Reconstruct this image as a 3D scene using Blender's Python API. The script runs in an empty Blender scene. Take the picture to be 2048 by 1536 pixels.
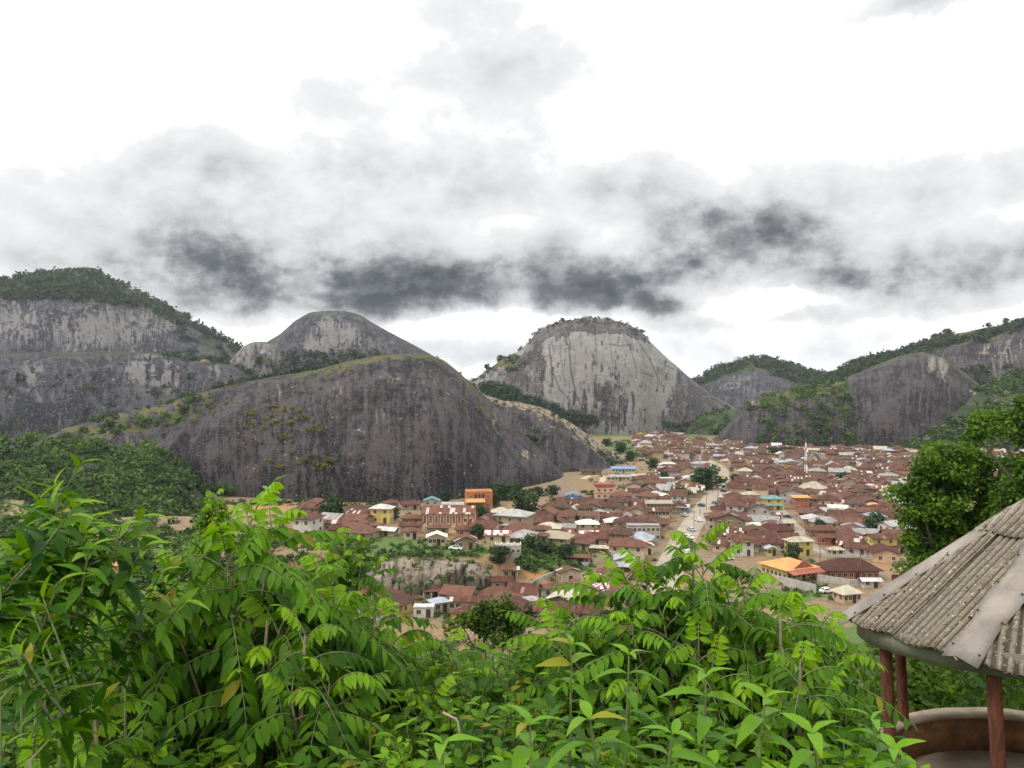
import bpy, math, random
import numpy as np
from mathutils import Vector, Matrix

# ------------------------------------------------------------------ camera, sky, sun, exposure
SC = bpy.context.scene
COL = SC.collection
RNG = np.random.default_rng(7)
R = random.Random(11)
EYE = 60.0
F = 1600.0                                   # focal length of the photograph in its own pixels (2048 wide)
cam = bpy.data.cameras.new("camera")
cam.sensor_width = 36.0
cam.lens = 36.0 * F / 2048.0
cam.clip_start = 0.05
cam.clip_end = 20000.0
camo = bpy.data.objects.new("camera", cam)
COL.objects.link(camo)
camo.location = (0, 0, EYE)
camo.rotation_euler = (math.radians(90), 0, 0)
SC.camera = camo
SC.view_settings.view_transform = 'Standard'
SC.view_settings.look = 'None'
SC.view_settings.exposure = 0.0
SC.view_settings.gamma = 1.0
SC.cycles.use_denoising = True
SC.cycles.max_bounces = 6
SC.cycles.transparent_max_bounces = 8
SC.cycles.volume_bounces = 0

SUN_EL, SUN_AZ = math.radians(52), math.radians(-118)     # azimuth measured from +Y towards +X
sun = bpy.data.lights.new("sun", 'SUN')
sun.energy = 2.3
sun.angle = math.radians(10)
sun.color = (1.0, 0.95, 0.88)
suno = bpy.data.objects.new("sun", sun)
COL.objects.link(suno)
sd = Vector((math.sin(SUN_AZ) * math.cos(SUN_EL), math.cos(SUN_AZ) * math.cos(SUN_EL), math.sin(SUN_EL)))
suno.rotation_euler = sd.to_track_quat('Z', 'Y').to_euler()
suno.location = sd * 300


class NT:
    """small helper to write node trees"""
    def __init__(s, nt):
        s.nt = nt
    def n(s, t, **kw):
        a = s.nt.nodes.new(t)
        for k, v in kw.items():
            setattr(a, k, v)
        return a
    def put(s, sock, v):
        if isinstance(v, bpy.types.NodeSocket):
            s.nt.links.new(v, sock)
        elif v is not None:
            sock.default_value = v
    def m(s, op, a, b=None, c=None, clamp=False):
        x = s.n('ShaderNodeMath', operation=op, use_clamp=clamp)
        s.put(x.inputs[0], a)
        if b is not None: s.put(x.inputs[1], b)
        if c is not None: s.put(x.inputs[2], c)
        return x.outputs[0]
    def vm(s, op, a, b=None, scale=None):
        x = s.n('ShaderNodeVectorMath', operation=op)
        s.put(x.inputs[0], a)
        if b is not None: s.put(x.inputs[1], b)
        if scale is not None: s.put(x.inputs['Scale'], scale)
        return x.outputs[0]
    def noise(s, vec, scale, detail=4, rough=0.55, dist=0.0, out='Fac', dim='3D'):
        x = s.n('ShaderNodeTexNoise', noise_dimensions=dim)
        if vec is not None: s.put(x.inputs['Vector'], vec)
        x.inputs['Scale'].default_value = scale
        x.inputs['Detail'].default_value = detail
        x.inputs['Roughness'].default_value = rough
        x.inputs['Distortion'].default_value = dist
        return x.outputs[out]
    def mix(s, f, a, b, blend='MIX'):
        x = s.n('ShaderNodeMix', data_type='RGBA', blend_type=blend)
        s.put(x.inputs[0], f)
        s.put(x.inputs[6], a if isinstance(a, bpy.types.NodeSocket) else (*a, 1.0))
        s.put(x.inputs[7], b if isinstance(b, bpy.types.NodeSocket) else (*b, 1.0))
        return x.outputs[2]
    def ss(s, v, lo, hi, a=0.0, b=1.0):
        x = s.n('ShaderNodeMapRange', interpolation_type='SMOOTHSTEP')
        s.put(x.inputs[0], v); s.put(x.inputs[1], lo); s.put(x.inputs[2], hi)
        s.put(x.inputs[3], a); s.put(x.inputs[4], b)
        return x.outputs[0]
    def ramp(s, f, stops):
        x = s.n('ShaderNodeValToRGB')
        e = x.color_ramp.elements
        while len(e) < len(stops): e.new(0.5)
        for i, (p, c) in enumerate(stops):
            e[i].position = p
            e[i].color = (*c, 1) if len(c) == 3 else c
        s.put(x.inputs[0], f)
        return x.outputs[0]


# ---- the sky: broken overcast, white between grey cloud banks, written in azimuth and elevation
world = bpy.data.worlds.new("World")
SC.world = world
world.use_nodes = True
wt = world.node_tree
wt.nodes.clear()
W = NT(wt)
tc = W.n('ShaderNodeTexCoord').outputs['Generated']
warp = W.vm('SUBTRACT', W.noise(tc, 6.0, 5, 0.6, out='Color'), (0.5, 0.5, 0.5))
warp2 = W.vm('SUBTRACT', W.noise(tc, 22.0, 5, 0.65, out='Color'), (0.5, 0.5, 0.5))
dirv = W.vm('ADD', W.vm('ADD', tc, W.vm('SCALE', warp, scale=0.055)), W.vm('SCALE', warp2, scale=0.026))
sep = W.n('ShaderNodeSeparateXYZ'); W.put(sep.inputs[0], dirv)
az = W.m('ARCTAN2', sep.outputs[0], sep.outputs[1])
el = W.m('ARCTAN2', sep.outputs[2], W.m('SQRT', W.m('ADD', W.m('MULTIPLY', sep.outputs[0], sep.outputs[0]), W.m('MULTIPLY', sep.outputs[1], sep.outputs[1]))))
CLOUDS = [(620, 535, 330, 70, 60, .26), (1420, 440, 220, 60, 50, .12), (1225, 495, 95, 55, 50, -.20), (1030, 440, 110, 60, 50, -.10), (1640, 592, 110, 28, 28, -.22),
          (1715, 432, 70, 30, 30, -.12), (1480, 390, 150, 30, 36, -.14), (560, 505, 90, 30, 30, -.08), (940, 645, 170, 30, 40, -.35), (190, 490, 90, 40, 40, -.08), (1042, 594, 34, 34, 30, -.42), (1500, 610, 120, 30, 30, -.3),  # x, y, half width, reach up, reach down (photo pixels), strength
    (600, 608, 260, 80, 24, .66), (770, 580, 190, 46, 36, .95), (440, 604, 110, 100, 30, .34), (930, 568, 100, 46, 24, .62), (520, 560, 120, 40, 40, .18),
    (600, 460, 390, 120, 110, .19), (250, 430, 140, 80, 80, .15), (400, 335, 120, 50, 34, .22), (760, 335, 115, 46, 32, .32), (560, 300, 220, 40, 50, .06), (1100, 380, 100, 100, 60, .06),
    (880, 395, 110, 40, 24, .2), (960, 300, 120, 130, 110, .20), (980, 120, 150, 85, 50, .21), (640, 200, 120, 90, 40, .13), (960, 20, 90, 40, 30, .10),
    (1130, 140, 60, 60, 30, .15), (1190, 602, 140, 54, 22, 1.1), (1095, 520, 90, 56, 46, .26), (1300, 608, 62, 40, 20, .6),
    (1400, 505, 170, 110, 50, .44), (1350, 550, 80, 40, 18, .60), (1255, 375, 85, 48, 38, .26), (1600, 455, 150, 62, 46, .30),
    (1800, 385, 140, 50, 50, .2), (1800, 558, 170, 46, 24, 1.0), (1770, 500, 220, 40, 60, .16), (1600, 628, 110, 24, 14, .28),
    (1850, 605, 160, 26, 14, .22), (1400, 648, 90, 20, 12, .18), (900, 690, 120, 36, 18, .32), (985, 722, 80, 20, 12, .26),
    (2040, 350, 44, 40, 30, .22), (2030, 488, 60, 34, 20, .26), (1820, 2, 100, 36, 18, .42), (200, 524, 220, 26, 20, .16),
    (1600, 690, 400, 50, 50, .07)]
tot = None
for x, y, rx, ru, rd, st in CLOUDS:
    st = st * (.62 if y < 320 else .78 if y < 440 else 1.0)
    a0 = math.atan((x - 1024) / F)
    e0 = math.atan((768 - y) / F * math.cos(a0))
    ka, ku, kd = F / rx * math.cos(a0) ** -1 * 0.9, F / ru, F / rd
    da = W.m('MULTIPLY', W.m('SUBTRACT', az, a0), ka)
    de = W.m('SUBTRACT', el, e0)
    t1 = W.m('ADD', W.m('MULTIPLY', W.m('MAXIMUM', de, 0.0), ku), W.m('MULTIPLY', W.m('MINIMUM', de, 0.0), kd))
    g = W.m('POWER', 2.718, W.m('MULTIPLY', W.m('MULTIPLY_ADD', da, da, W.m('MULTIPLY', t1, t1)), -1.0))
    tot = W.m('MULTIPLY', g, st) if tot is None else W.m('MULTIPLY_ADD', g, st, tot)
# banks elsewhere on the dome too, so that it goes on beyond the frame
st_v = W.vm('MULTIPLY', tc, (1, 1, 2.6))
far = W.ss(W.noise(st_v, 2.2, 6, 0.55), 0.55, 0.78, 0.0, 0.32)
behind = W.ss(W.m('ABSOLUTE', az), 0.62, 0.9)
tot = W.m('MULTIPLY_ADD', far, behind, tot)
puff = W.noise(W.vm('MULTIPLY', tc, (1, 1, 1.35)), 9.0, 8, 0.58)
puff2 = W.noise(W.vm('MULTIPLY', tc, (1, 1, 1.6)), 26.0, 6, .6)
tot = W.m('SUBTRACT', 1.0, W.m('POWER', 2.718, W.m('MULTIPLY', tot, -1.2)))
tot2 = W.m('MULTIPLY', tot, W.m('MULTIPLY', W.ss(puff, 0.34, 0.66, 0.42, 1.16), W.ss(puff2, .32, .68, .66, 1.08)))
cl = W.ramp(tot2, [(0.0, (1.9, 1.9, 1.88)), (0.03, (1.15, 1.15, 1.15)), (0.065, (0.94, 0.942, 0.945)), (0.15, (0.80, 0.806, 0.812)),
                   (0.28, (0.60, 0.61, 0.615)), (0.42, (0.34, 0.35, 0.357)), (0.60, (0.130, 0.137, 0.143)), (0.85, (0.036, 0.040, 0.043))])
sky = W.n('ShaderNodeTexSky', sky_type='NISHITA')
sky.sun_disc = False
sky.sun_elevation = SUN_EL
sky.sun_rotation = SUN_AZ
sky.air_density = 1.0
sky.dust_density = 3.0
SKY_ST = 0.1
cl10 = W.mix(1.0, cl, (1 / SKY_ST, 1 / SKY_ST, 1 / SKY_ST), 'MULTIPLY')
bg = W.n('ShaderNodeBackground')
W.put(bg.inputs[0], W.mix(0.96, sky.outputs[0], cl10))
bg.inputs[1].default_value = SKY_ST
wo = W.n('ShaderNodeOutputWorld')
wt.links.new(bg.outputs[0], wo.inputs[0])
world.cycles.sampling_method = 'MANUAL'
world.cycles.sample_map_resolution = 512


# ------------------------------------------------------------------ helpers
def tag(o, label=None, cat=None, group=None, kind=None):
    if label: o['label'] = label
    if cat: o['category'] = cat
    if group: o['group'] = group
    if kind: o['kind'] = kind
    return o


def empty(name, loc=(0, 0, 0), rz=0.0):
    o = bpy.data.objects.new(name, None)
    o.empty_display_size = 0.2
    o.location = loc
    o.rotation_euler = (0, 0, rz)
    COL.objects.link(o)
    return o


def obj(name, mesh, parent=None, loc=None, rz=None):
    o = bpy.data.objects.new(name, mesh)
    COL.objects.link(o)
    if parent is not None: o.parent = parent
    if loc is not None: o.location = loc
    if rz is not None: o.rotation_euler = (0, 0, rz)
    return o


def mesh_np(name, V, Fc, mats=(), midx=None, uv=None, attrs=None, cols=None, smooth=False):
    """V (n,3), Fc (m,k) with k = 3 or 4"""
    me = bpy.data.meshes.new(name)
    V = np.asarray(V, np.float32); Fc = np.asarray(Fc, np.int32)
    m, k = Fc.shape
    me.vertices.add(len(V)); me.vertices.foreach_set('co', V.ravel())
    me.loops.add(m * k); me.loops.foreach_set('vertex_index', Fc.ravel())
    me.polygons.add(m)
    me.polygons.foreach_set('loop_start', np.arange(0, m * k, k, dtype=np.int32))
    me.polygons.foreach_set('loop_total', np.full(m, k, np.int32))
    for x in mats: me.materials.append(x)
    if midx is not None: me.polygons.foreach_set('material_index', np.asarray(midx, np.int32))
    if smooth: me.polygons.foreach_set('use_smooth', np.ones(m, bool))
    if uv is not None:
        l = me.uv_layers.new(name='UVMap')
        l.data.foreach_set('uv', np.asarray(uv, np.float32)[Fc.ravel()].ravel())
    for nm, a in (attrs or {}).items():
        at = me.attributes.new(nm, 'FLOAT', 'POINT'); at.data.foreach_set('value', np.asarray(a, np.float32))
    for nm, a in (cols or {}).items():
        at = me.attributes.new(nm, 'FLOAT_COLOR', 'POINT'); at.data.foreach_set('color', np.asarray(a, np.float32).ravel())
    me.update(calc_edges=True)
    return me


class MB:
    """collects polygons with material slots and uv"""
    def __init__(s):
        s.v, s.f, s.mi, s.uv = [], [], [], []
    def poly(s, pts, mi=0, uv=None):
        b = len(s.v)
        s.v += [tuple(p) for p in pts]
        s.f.append(list(range(b, b + len(pts)))); s.mi.append(mi)
        s.uv.append(uv if uv else [(p[0] + p[1], p[2]) for p in pts])
    def box(s, x0, x1, y0, y1, z0, z1, mi=0, skip=''):
        c = [(x0, y0, z0), (x1, y0, z0), (x1, y1, z0), (x0, y1, z0), (x0, y0, z1), (x1, y0, z1), (x1, y1, z1), (x0, y1, z1)]
        for k, q in (('b', (3, 2, 1, 0)), ('t', (4, 5, 6, 7)), ('f', (0, 1, 5, 4)), ('r', (1, 2, 6, 5)), ('k', (2, 3, 7, 6)), ('l', (3, 0, 4, 7))):
            if k not in skip: s.poly([c[i] for i in q], mi)
    def slab(s, pts, n, mi=0, uv=None):
        """a flat polygon given thickness by the vector n (downwards)"""
        a = [Vector(p) for p in pts]; b = [p + Vector(n) for p in a]
        s.poly(a, mi, uv); s.poly(b[::-1], mi)
        k = len(a)
        for i in range(k):
            j = (i + 1) % k
            s.poly([a[i], b[i], b[j], a[j]], mi)
    def cyl(s, p0, p1, r0, r1, n=8, mi=0, cap=True):
        p0, p1 = Vector(p0), Vector(p1)
        d = (p1 - p0).normalized()
        u = d.orthogonal().normalized(); w = d.cross(u)
        A = [p0 + (u * math.cos(t) + w * math.sin(t)) * r0 for t in [2 * math.pi * i / n for i in range(n)]]
        B = [p1 + (u * math.cos(t) + w * math.sin(t)) * r1 for t in [2 * math.pi * i / n for i in range(n)]]
        for i in range(n):
            j = (i + 1) % n
            s.poly([A[i], A[j], B[j], B[i]], mi)
        if cap: s.poly(A[::-1], mi); s.poly(B, mi)
    def mesh(s, name, mats, smooth=False):
        me = bpy.data.meshes.new(name)
        me.from_pydata(s.v, [], s.f)
        for m in mats: me.materials.append(m)
        me.polygons.foreach_set('material_index', s.mi)
        l = me.uv_layers.new(name='UVMap')
        l.data.foreach_set('uv', [c for q in s.uv for p in q for c in p])
        if smooth: me.polygons.foreach_set('use_smooth', [True] * len(s.f))
        me.update()
        return me


def hsh(i, j, k, seed):
    h = (i * 374761393 + j * 668265263 + k * 2147483647 + seed * 1274126177) & 0xffffffff
    h = ((h ^ (h >> 13)) * 1274126177) & 0xffffffff
    return ((h ^ (h >> 16)) & 0xffff) / 65535.0


def vnoise(P, seed=0):
    P = np.asarray(P, float)
    i = np.floor(P).astype(np.int64); f = P - i
    f = f * f * (3 - 2 * f)
    r = 0
    for a in (0, 1):
        for b in (0, 1):
            for c in (0, 1):
                w = (f[..., 0] if a else 1 - f[..., 0]) * (f[..., 1] if b else 1 - f[..., 1]) * (f[..., 2] if c else 1 - f[..., 2])
                r = r + w * hsh(i[..., 0] + a, i[..., 1] + b, i[..., 2] + c, seed)
    return r


def fbm(P, oct=4, seed=0):
    P = np.asarray(P, float); r = 0; a = .5; n = 0
    for o in range(oct):
        r = r + a * vnoise(P * 2 ** o, seed + o); n += a; a *= .5
    return r / n


def sstep(x, a, b):
    t = np.clip((np.asarray(x, float) - a) / (b - a), 0, 1)
    return t * t * (3 - 2 * t)


# ------------------------------------------------------------------ terrain
def ground_z(x, y):
    x = np.asarray(x, float); y = np.asarray(y, float)
    hill = 58.3 - 0.5 * np.clip(y, -1, 400) - 0.0004 * np.clip(y, 0, 400) ** 2
    hill = np.where(hill > 6, hill, 6 * np.exp((np.minimum(hill, 6) - 6) / 6.0))       # runs out softly on the valley floor
    ter = 9.0 * sstep(y, 229, 243) * (1 - sstep(y, 290, 380)) * (1 - sstep(x, -6, 26))
    roll = 1.2 * (fbm(np.stack([x / 45, y / 45, x * 0], -1), 3, 3) - .5) * sstep(y, 180, 260)
    return hill * (y < 300) + ter + roll


def hit(px, py, dmin=150.0):
    """where the line of sight through a point of the photograph meets the ground"""
    k = (py - 768) / F; a = (px - 1024) / F
    D = HITD[HITD >= dmin]
    ok = np.nonzero(EYE - k * D <= ground_z(a * D, D))[0]
    if len(ok) == 0: return (a * 2500.0, 2500.0, 0.0)
    hi = float(D[ok[0]]); lo = hi - 2
    f = np.linspace(lo, hi, 60)
    g = np.nonzero(EYE - k * f <= ground_z(a * f, f))[0]
    hi = float(f[g[0]]) if len(g) else hi
    return (a * hi, hi, float(ground_z(a * hi, hi)))


HITD = np.arange(20, 2500, 2.0)


def pix(P):
    P = np.asarray(P, float)
    return 1024 + F * P[..., 0] / P[..., 1], 768 - F * (P[..., 2] - EYE) / P[..., 1]


def blob(px, py, x, y, rx, ry):
    return np.exp(-(((px - x) / rx) ** 2 + ((py - y) / ry) ** 2))


# ------------------------------------------------------------------ materials
def new_mat(name, rough=0.9):
    m = bpy.data.materials.new(name); m.use_nodes = True
    t = NT(m.node_tree)
    b = m.node_tree.nodes['Principled BSDF']
    b.inputs['Roughness'].default_value = rough
    b.inputs['Specular IOR Level'].default_value = 0.25
    return m, t, b


def bump(t, b, h, strength, dist):
    x = t.n('ShaderNodeBump'); x.inputs['Strength'].default_value = strength; x.inputs['Distance'].default_value = dist
    t.put(x.inputs['Height'], h); t.nt.links.new(x.outputs[0], b.inputs['Normal'])


def rock_mat(name, s=1.0, dark=(.028, .025, .027), mid=(.075, .068, .070), pale=(.34, .315, .285), grass=(.075, .084, .026), tan=(.33, .26, .17)):
    m, t, b = new_mat(name, .92)
    geo = t.n('ShaderNodeTexCoord').outputs['Object']
    uv = t.n('ShaderNodeUVMap', uv_map='UVMap').outputs[0]
    at = t.n('ShaderNodeAttribute', attribute_name='paint')
    sp = t.n('ShaderNodeSeparateColor'); t.put(sp.inputs[0], at.outputs['Color'])
    pr, pg, pb = sp.outputs[0], sp.outputs[1], sp.outputs[2]
    n1 = t.noise(geo, .035 / s, 7, .62)
    n2 = t.noise(geo, .22 / s, 6, .68)
    n3 = t.noise(geo, .09 / s, 6, .7)
    wuv = t.vm('ADD', uv, t.vm('SCALE', t.noise(uv, .03 / s, 3, out='Color'), scale=6.0 * s))
    st = t.noise(t.vm('MULTIPLY', wuv, (.34 / s, .014 / s, 1)), 1.0, 5, .62)
    st2 = t.noise(t.vm('MULTIPLY', wuv, (.12 / s, .010 / s, 1)), 1.0, 4, .6)
    mixf = t.m('ADD', t.m('MULTIPLY', n1, .40), t.m('ADD', t.m('MULTIPLY', st, .42), t.m('MULTIPLY', n2, .22)))
    col = t.mix(t.ss(mixf, .46, .59), dark, mid)
    col = t.mix(t.m('MULTIPLY', t.ss(t.noise(geo, .9 / s, 4, .7), .5, .62), .5), col, tuple(c * 1.9 for c in mid))
    col = t.mix(t.m('MULTIPLY', t.ss(n3, .54, .68), .55), col, tuple(c * k for c, k in zip(mid, (1.25, .95, .72))))
    # weathered pale granite where the dark lichen has gone
    pf = t.m('ADD', t.m('MULTIPLY', st, .58), t.m('ADD', t.m('MULTIPLY', st2, .22), t.m('MULTIPLY', n2, .20)))
    lo = t.m('SUBTRACT', .640, t.m('MULTIPLY', pr, .36))
    pf2 = t.ss(pf, lo, t.m('ADD', lo, .11))
    pcol = t.mix(t.ss(n3, .3, .7), pale, tuple(c * .68 for c in pale))
    col = t.mix(pf2, col, pcol)
    # black water streaks
    bs = t.m('MULTIPLY', t.ss(st, .45, .37), t.ss(pr, .15, .6))
    col = t.mix(t.m('MULTIPLY', bs, .75), col, (.025, .023, .025))
    col = t.mix(t.m('SUBTRACT', 1.0, at.outputs['Alpha'], clamp=True), col, (.008, .007, .008))
    # chips and flecks of clean stone
    fl = t.ss(t.noise(geo, .30 / s, 4, .8), .635, .69)
    col = t.mix(t.m('MULTIPLY', fl, t.ss(n3, .38, .55)), col, (.40, .36, .32))
    # grass and soil caught in hollows
    gn = t.m('ADD', t.m('MULTIPLY', n2, .55), t.m('MULTIPLY', n3, .45))
    lo = t.m('SUBTRACT', .82, t.m('MULTIPLY', pg, .62))
    gcol = t.mix(t.ss(n1, .35, .65), grass, (grass[0] * 1.7, grass[1] * 1.35, grass[2] * 1.5))
    gcol = t.mix(t.ss(n2, .5, .7), gcol, tuple(c * .45 for c in grass))
    col = t.mix(t.ss(gn, lo, t.m('ADD', lo, .12)), col, gcol)
    lo = t.m('SUBTRACT', .84, t.m('MULTIPLY', pb, .62))
    col = t.mix(t.ss(t.m('ADD', t.m('MULTIPLY', n2, .6), t.m('MULTIPLY', st, .4)), lo, t.m('ADD', lo, .13)), col, tan)
    t.put(b.inputs['Base Color'], col)
    bump(t, b, t.m('ADD', n2, t.m('ADD', t.m('MULTIPLY', st, .8), t.m('MULTIPLY', t.noise(geo, .8 / s, 4, .7), .35))), 1.0, 3.2 * s)
    return m


def leaf_mat(name, dark, light, trans=.35, rough=.42, tip=None, nscale=None):
    m, t, b = new_mat(name, rough)
    var = t.n('ShaderNodeAttribute', attribute_name='var').outputs['Fac']
    col = t.mix(t.ss(var, 0.05, .95), dark, light)
    if tip is not None:
        tp = t.n('ShaderNodeAttribute', attribute_name='tip').outputs['Fac']
        col = t.mix(tp, col, tip)
    if nscale:
        geo = t.n('ShaderNodeTexCoord').outputs['Object']
        col = t.mix(t.ss(t.noise(geo, nscale, 3), .4, .65), col, t.mix(.5, col, tuple(c * .4 for c in dark)))
    b.inputs['Specular IOR Level'].default_value = .16
    gl = t.n('ShaderNodeTexCoord').outputs['Object']
    col = t.mix(t.ss(t.noise(gl, 26 if trans > .3 else 3, 3, .7), .40, .72), col, t.mix(1.0, col, (1.35, 1.10, .8), 'MULTIPLY'))
    old = t.m('GREATER_THAN', t.m('FRACT', t.m('MULTIPLY', var, 97.31)), .985 if trans > .32 else 2.0)
    col = t.mix(t.m('MULTIPLY', old, .75), col, (.26, .22, .02))
    t.put(b.inputs['Base Color'], col)
    tr = t.n('ShaderNodeBsdfTranslucent')
    tcol = t.mix(1.0, col, (1.25, 1.3, .5), 'MULTIPLY')
    t.put(tr.inputs[0], tcol)
    mx = t.n('ShaderNodeMixShader'); mx.inputs[0].default_value = trans
    t.nt.links.new(b.outputs[0], mx.inputs[1]); t.nt.links.new(tr.outputs[0], mx.inputs[2])
    t.nt.links.new(mx.outputs[0], t.nt.nodes['Material Output'].inputs[0])
    return m


def plain(name, col, rough=.85, var=.18, nscale=1.5, spec=.25):
    """painted or plastered surface: blotchy, a little dirty, each object its own tint"""
    m, t, b = new_mat(name, rough)
    b.inputs['Specular IOR Level'].default_value = spec
    geo = t.n('ShaderNodeTexCoord').outputs['Object']
    rnd = t.n('ShaderNodeObjectInfo').outputs['Random']
    off = t.vm('ADD', geo, t.vm('SCALE', (31.0, 17.0, 5.0), scale=rnd))
    n = t.noise(off, nscale * .35, 6, .65)
    c = t.mix(t.ss(n, .3, .7), tuple(x * (1 - var) for x in col), tuple(min(1, x * (1 + var)) for x in col))
    st = t.noise(t.vm('MULTIPLY', off, (2.2, 2.2, .25)), nscale, 4, .6)
    c = t.mix(t.m('MULTIPLY', t.ss(st, .55, .78), .45), c, tuple(x * .45 for x in col))
    t.put(b.inputs['Base Color'], c)
    bump(t, b, n, .2, .05)
    return m


def roof_mat(name, a, bcol, odd=None, oddp=.06, rough=.75, metal=0.0):
    """roofing sheets laid in courses: every sheet weathered differently, streaks down the slope"""
    m, t, b = new_mat(name, rough)
    b.inputs['Metallic'].default_value = metal
    b.inputs['Specular IOR Level'].default_value = .12
    uv = t.n('ShaderNodeUVMap', uv_map='UVMap').outputs[0]
    rnd = t.n('ShaderNodeObjectInfo').outputs['Random']
    uvo = t.vm('ADD', uv, t.vm('SCALE', (91.0, 57.0, 0.0), scale=rnd))
    cell = t.vm('FLOOR', t.vm('MULTIPLY', uvo, (1 / .95, 1 / 2.6, 0)))
    wn = t.n('ShaderNodeTexWhiteNoise', noise_dimensions='3D'); t.put(wn.inputs[0], cell)
    st = t.noise(t.vm('MULTIPLY', uvo, (1.8, .35, 1)), 1.0, 5, .65)
    big = t.noise(t.vm('MULTIPLY', uvo, (.12, .16, 1)), 1.0, 4, .6)
    f = t.m('ADD', t.m('MULTIPLY', wn.outputs[0], .30), t.m('ADD', t.m('MULTIPLY', st, .4), t.m('MULTIPLY', big, .35)))
    f = t.m('ADD', f, t.m('MULTIPLY', t.m('SUBTRACT', rnd, .5), .35))
    col = t.mix(t.ss(f, .28, .78), a, bcol)
    if odd:
        o = t.m('GREATER_THAN', wn.outputs[0], 1 - oddp)
        col = t.mix(t.m('MULTIPLY', o, .85), col, odd)
    t.put(b.inputs['Base Color'], col)
    wv = t.n('ShaderNodeTexWave', wave_type='BANDS', bands_direction='X'); t.put(wv.inputs[0], uv)
    wv.inputs['Scale'].default_value = 1.6
    bump(t, b, t.m('ADD', wv.outputs['Fac'], t.m('MULTIPLY', wn.outputs[0], .6)), .35, .05)
    return m


M = {}
M['rock'] = rock_mat('dark_granite', 1.0, dark=(.008, .007, .009), mid=(.074, .064, .066), pale=(.25, .225, .195))
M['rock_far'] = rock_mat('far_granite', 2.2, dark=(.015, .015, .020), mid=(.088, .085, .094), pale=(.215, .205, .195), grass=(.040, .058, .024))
M['rock_pale'] = rock_mat('pale_granite', 2.0, dark=(.045, .040, .043), mid=(.14, .13, .125), pale=(.30, .285, .262))
M['rock_warm'] = rock_mat('warm_granite', .45, dark=(.05, .042, .036), mid=(.16, .13, .105), pale=(.34, .28, .215))
M['rock_green'] = rock_mat('overgrown_granite', 1.0, dark=(.035, .035, .03), mid=(.09, .085, .075), grass=(.038, .060, .022))


def soil():
    m, t, b = new_mat('valley_soil', .95)
    geo = t.n('ShaderNodeTexCoord').outputs['Object']
    at = t.n('ShaderNodeAttribute', attribute_name='paint')
    sp = t.n('ShaderNodeSeparateColor'); t.put(sp.inputs[0], at.outputs['Color'])
    n1 = t.noise(geo, .03, 6, .6); n2 = t.noise(geo, .35, 6, .65); n3 = t.noise(geo, 2.0, 5, .7)
    col = t.mix(t.ss(n1, .35, .65), (.235, .155, .078), (.20, .15, .098))
    col = t.mix(t.m('MULTIPLY', t.ss(n2, .46, .62), .75), col, (.10, .075, .048))
    col = t.mix(t.m('MULTIPLY', sp.outputs[2], .85), col, (.42, .20, .06))     # raw orange earth
    col = t.mix(t.m('MULTIPLY', t.ss(n2, .56, .66), .45), col, (.33, .27, .195))
    g = t.m('ADD', t.m('MULTIPLY', n2, .6), t.m('MULTIPLY', n1, .4))
    lo = t.m('SUBTRACT', .62, t.m('MULTIPLY', sp.outputs[1], .5))
    gc = t.mix(t.ss(n3, .35, .65), (.055, .095, .022), (.10, .145, .035))
    col = t.mix(t.ss(g, lo, t.m('ADD', lo, .1)), col, gc)
    t.put(b.inputs['Base Color'], col)
    bump(t, b, t.m('ADD', n3, n2), .5, .3)
    return m


M['soil'] = soil()


def asphalt():
    m, t, b = new_mat('worn_road', .9)
    geo = t.n('ShaderNodeTexCoord').outputs['Object']
    n1 = t.noise(geo, .15, 5, .6); n2 = t.noise(geo, 1.2, 5, .7)
    c = t.mix(t.ss(n1, .3, .7), (.25, .215, .17), (.36, .30, .225))
    c = t.mix(t.m('MULTIPLY', t.ss(n2, .5, .75), .5), c, (.36, .28, .19))
    t.put(b.inputs['Base Color'], c)
    bump(t, b, n2, .2, .05)
    return m


M['road'] = asphalt()
M['lane'] = plain('grey_lane', (.27, .23, .185), .95, .2, .6)

RUST = (.070, .031, .021); RUSTL = (.150, .071, .047); MAR = (.064, .026, .019); MARL = (.122, .054, .037)
ZINC = (.50, .48, .46)
RM = {  # roof materials and how each is spoken of
    'rust': roof_mat('rusted_sheet', RUST, RUSTL, ZINC, .035),
    'brown': roof_mat('brown_sheet', (.062, .032, .023), (.135, .070, .049), ZINC, .03),
    'maroon': roof_mat('maroon_sheet', MAR, MARL, (.30, .16, .13), .05),
    'patched': roof_mat('patched_sheet', RUST, (.17, .075, .055), (.50, .46, .43), .22),
    'grey': roof_mat('grey_sheet', (.20, .195, .185), (.36, .345, .32), RUSTL, .04),
    'white': roof_mat('white_sheet', (.36, .34, .32), (.58, .56, .53), (.4, .34, .3), .05),
    'beige': roof_mat('beige_sheet', (.30, .26, .19), (.44, .39, .30), (.25, .2, .15), .06),
    'orange': roof_mat('orange_sheet', (.46, .20, .07), (.58, .29, .11), None, 0),
    'red': roof_mat('red_sheet', (.28, .085, .062), (.38, .14, .105), None, 0),
    'teal': roof_mat('teal_sheet', (.10, .19, .185), (.17, .27, .26), None, 0),
    'blue': roof_mat('blue_sheet', (.11, .20, .36), (.17, .28, .45), None, 0),
    'zinc': roof_mat('zinc_sheet', (.20, .23, .265), (.33, .365, .40), (.4, .4, .4), .1, .6, .15),
    'cream': roof_mat('cream_sheet', (.62, .58, .40), (.74, .70, .52), None, 0),
    'striped': roof_mat('striped_sheet', (.22, .07, .06), (.30, .11, .09), (.72, .68, .66), .46),
}
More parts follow.
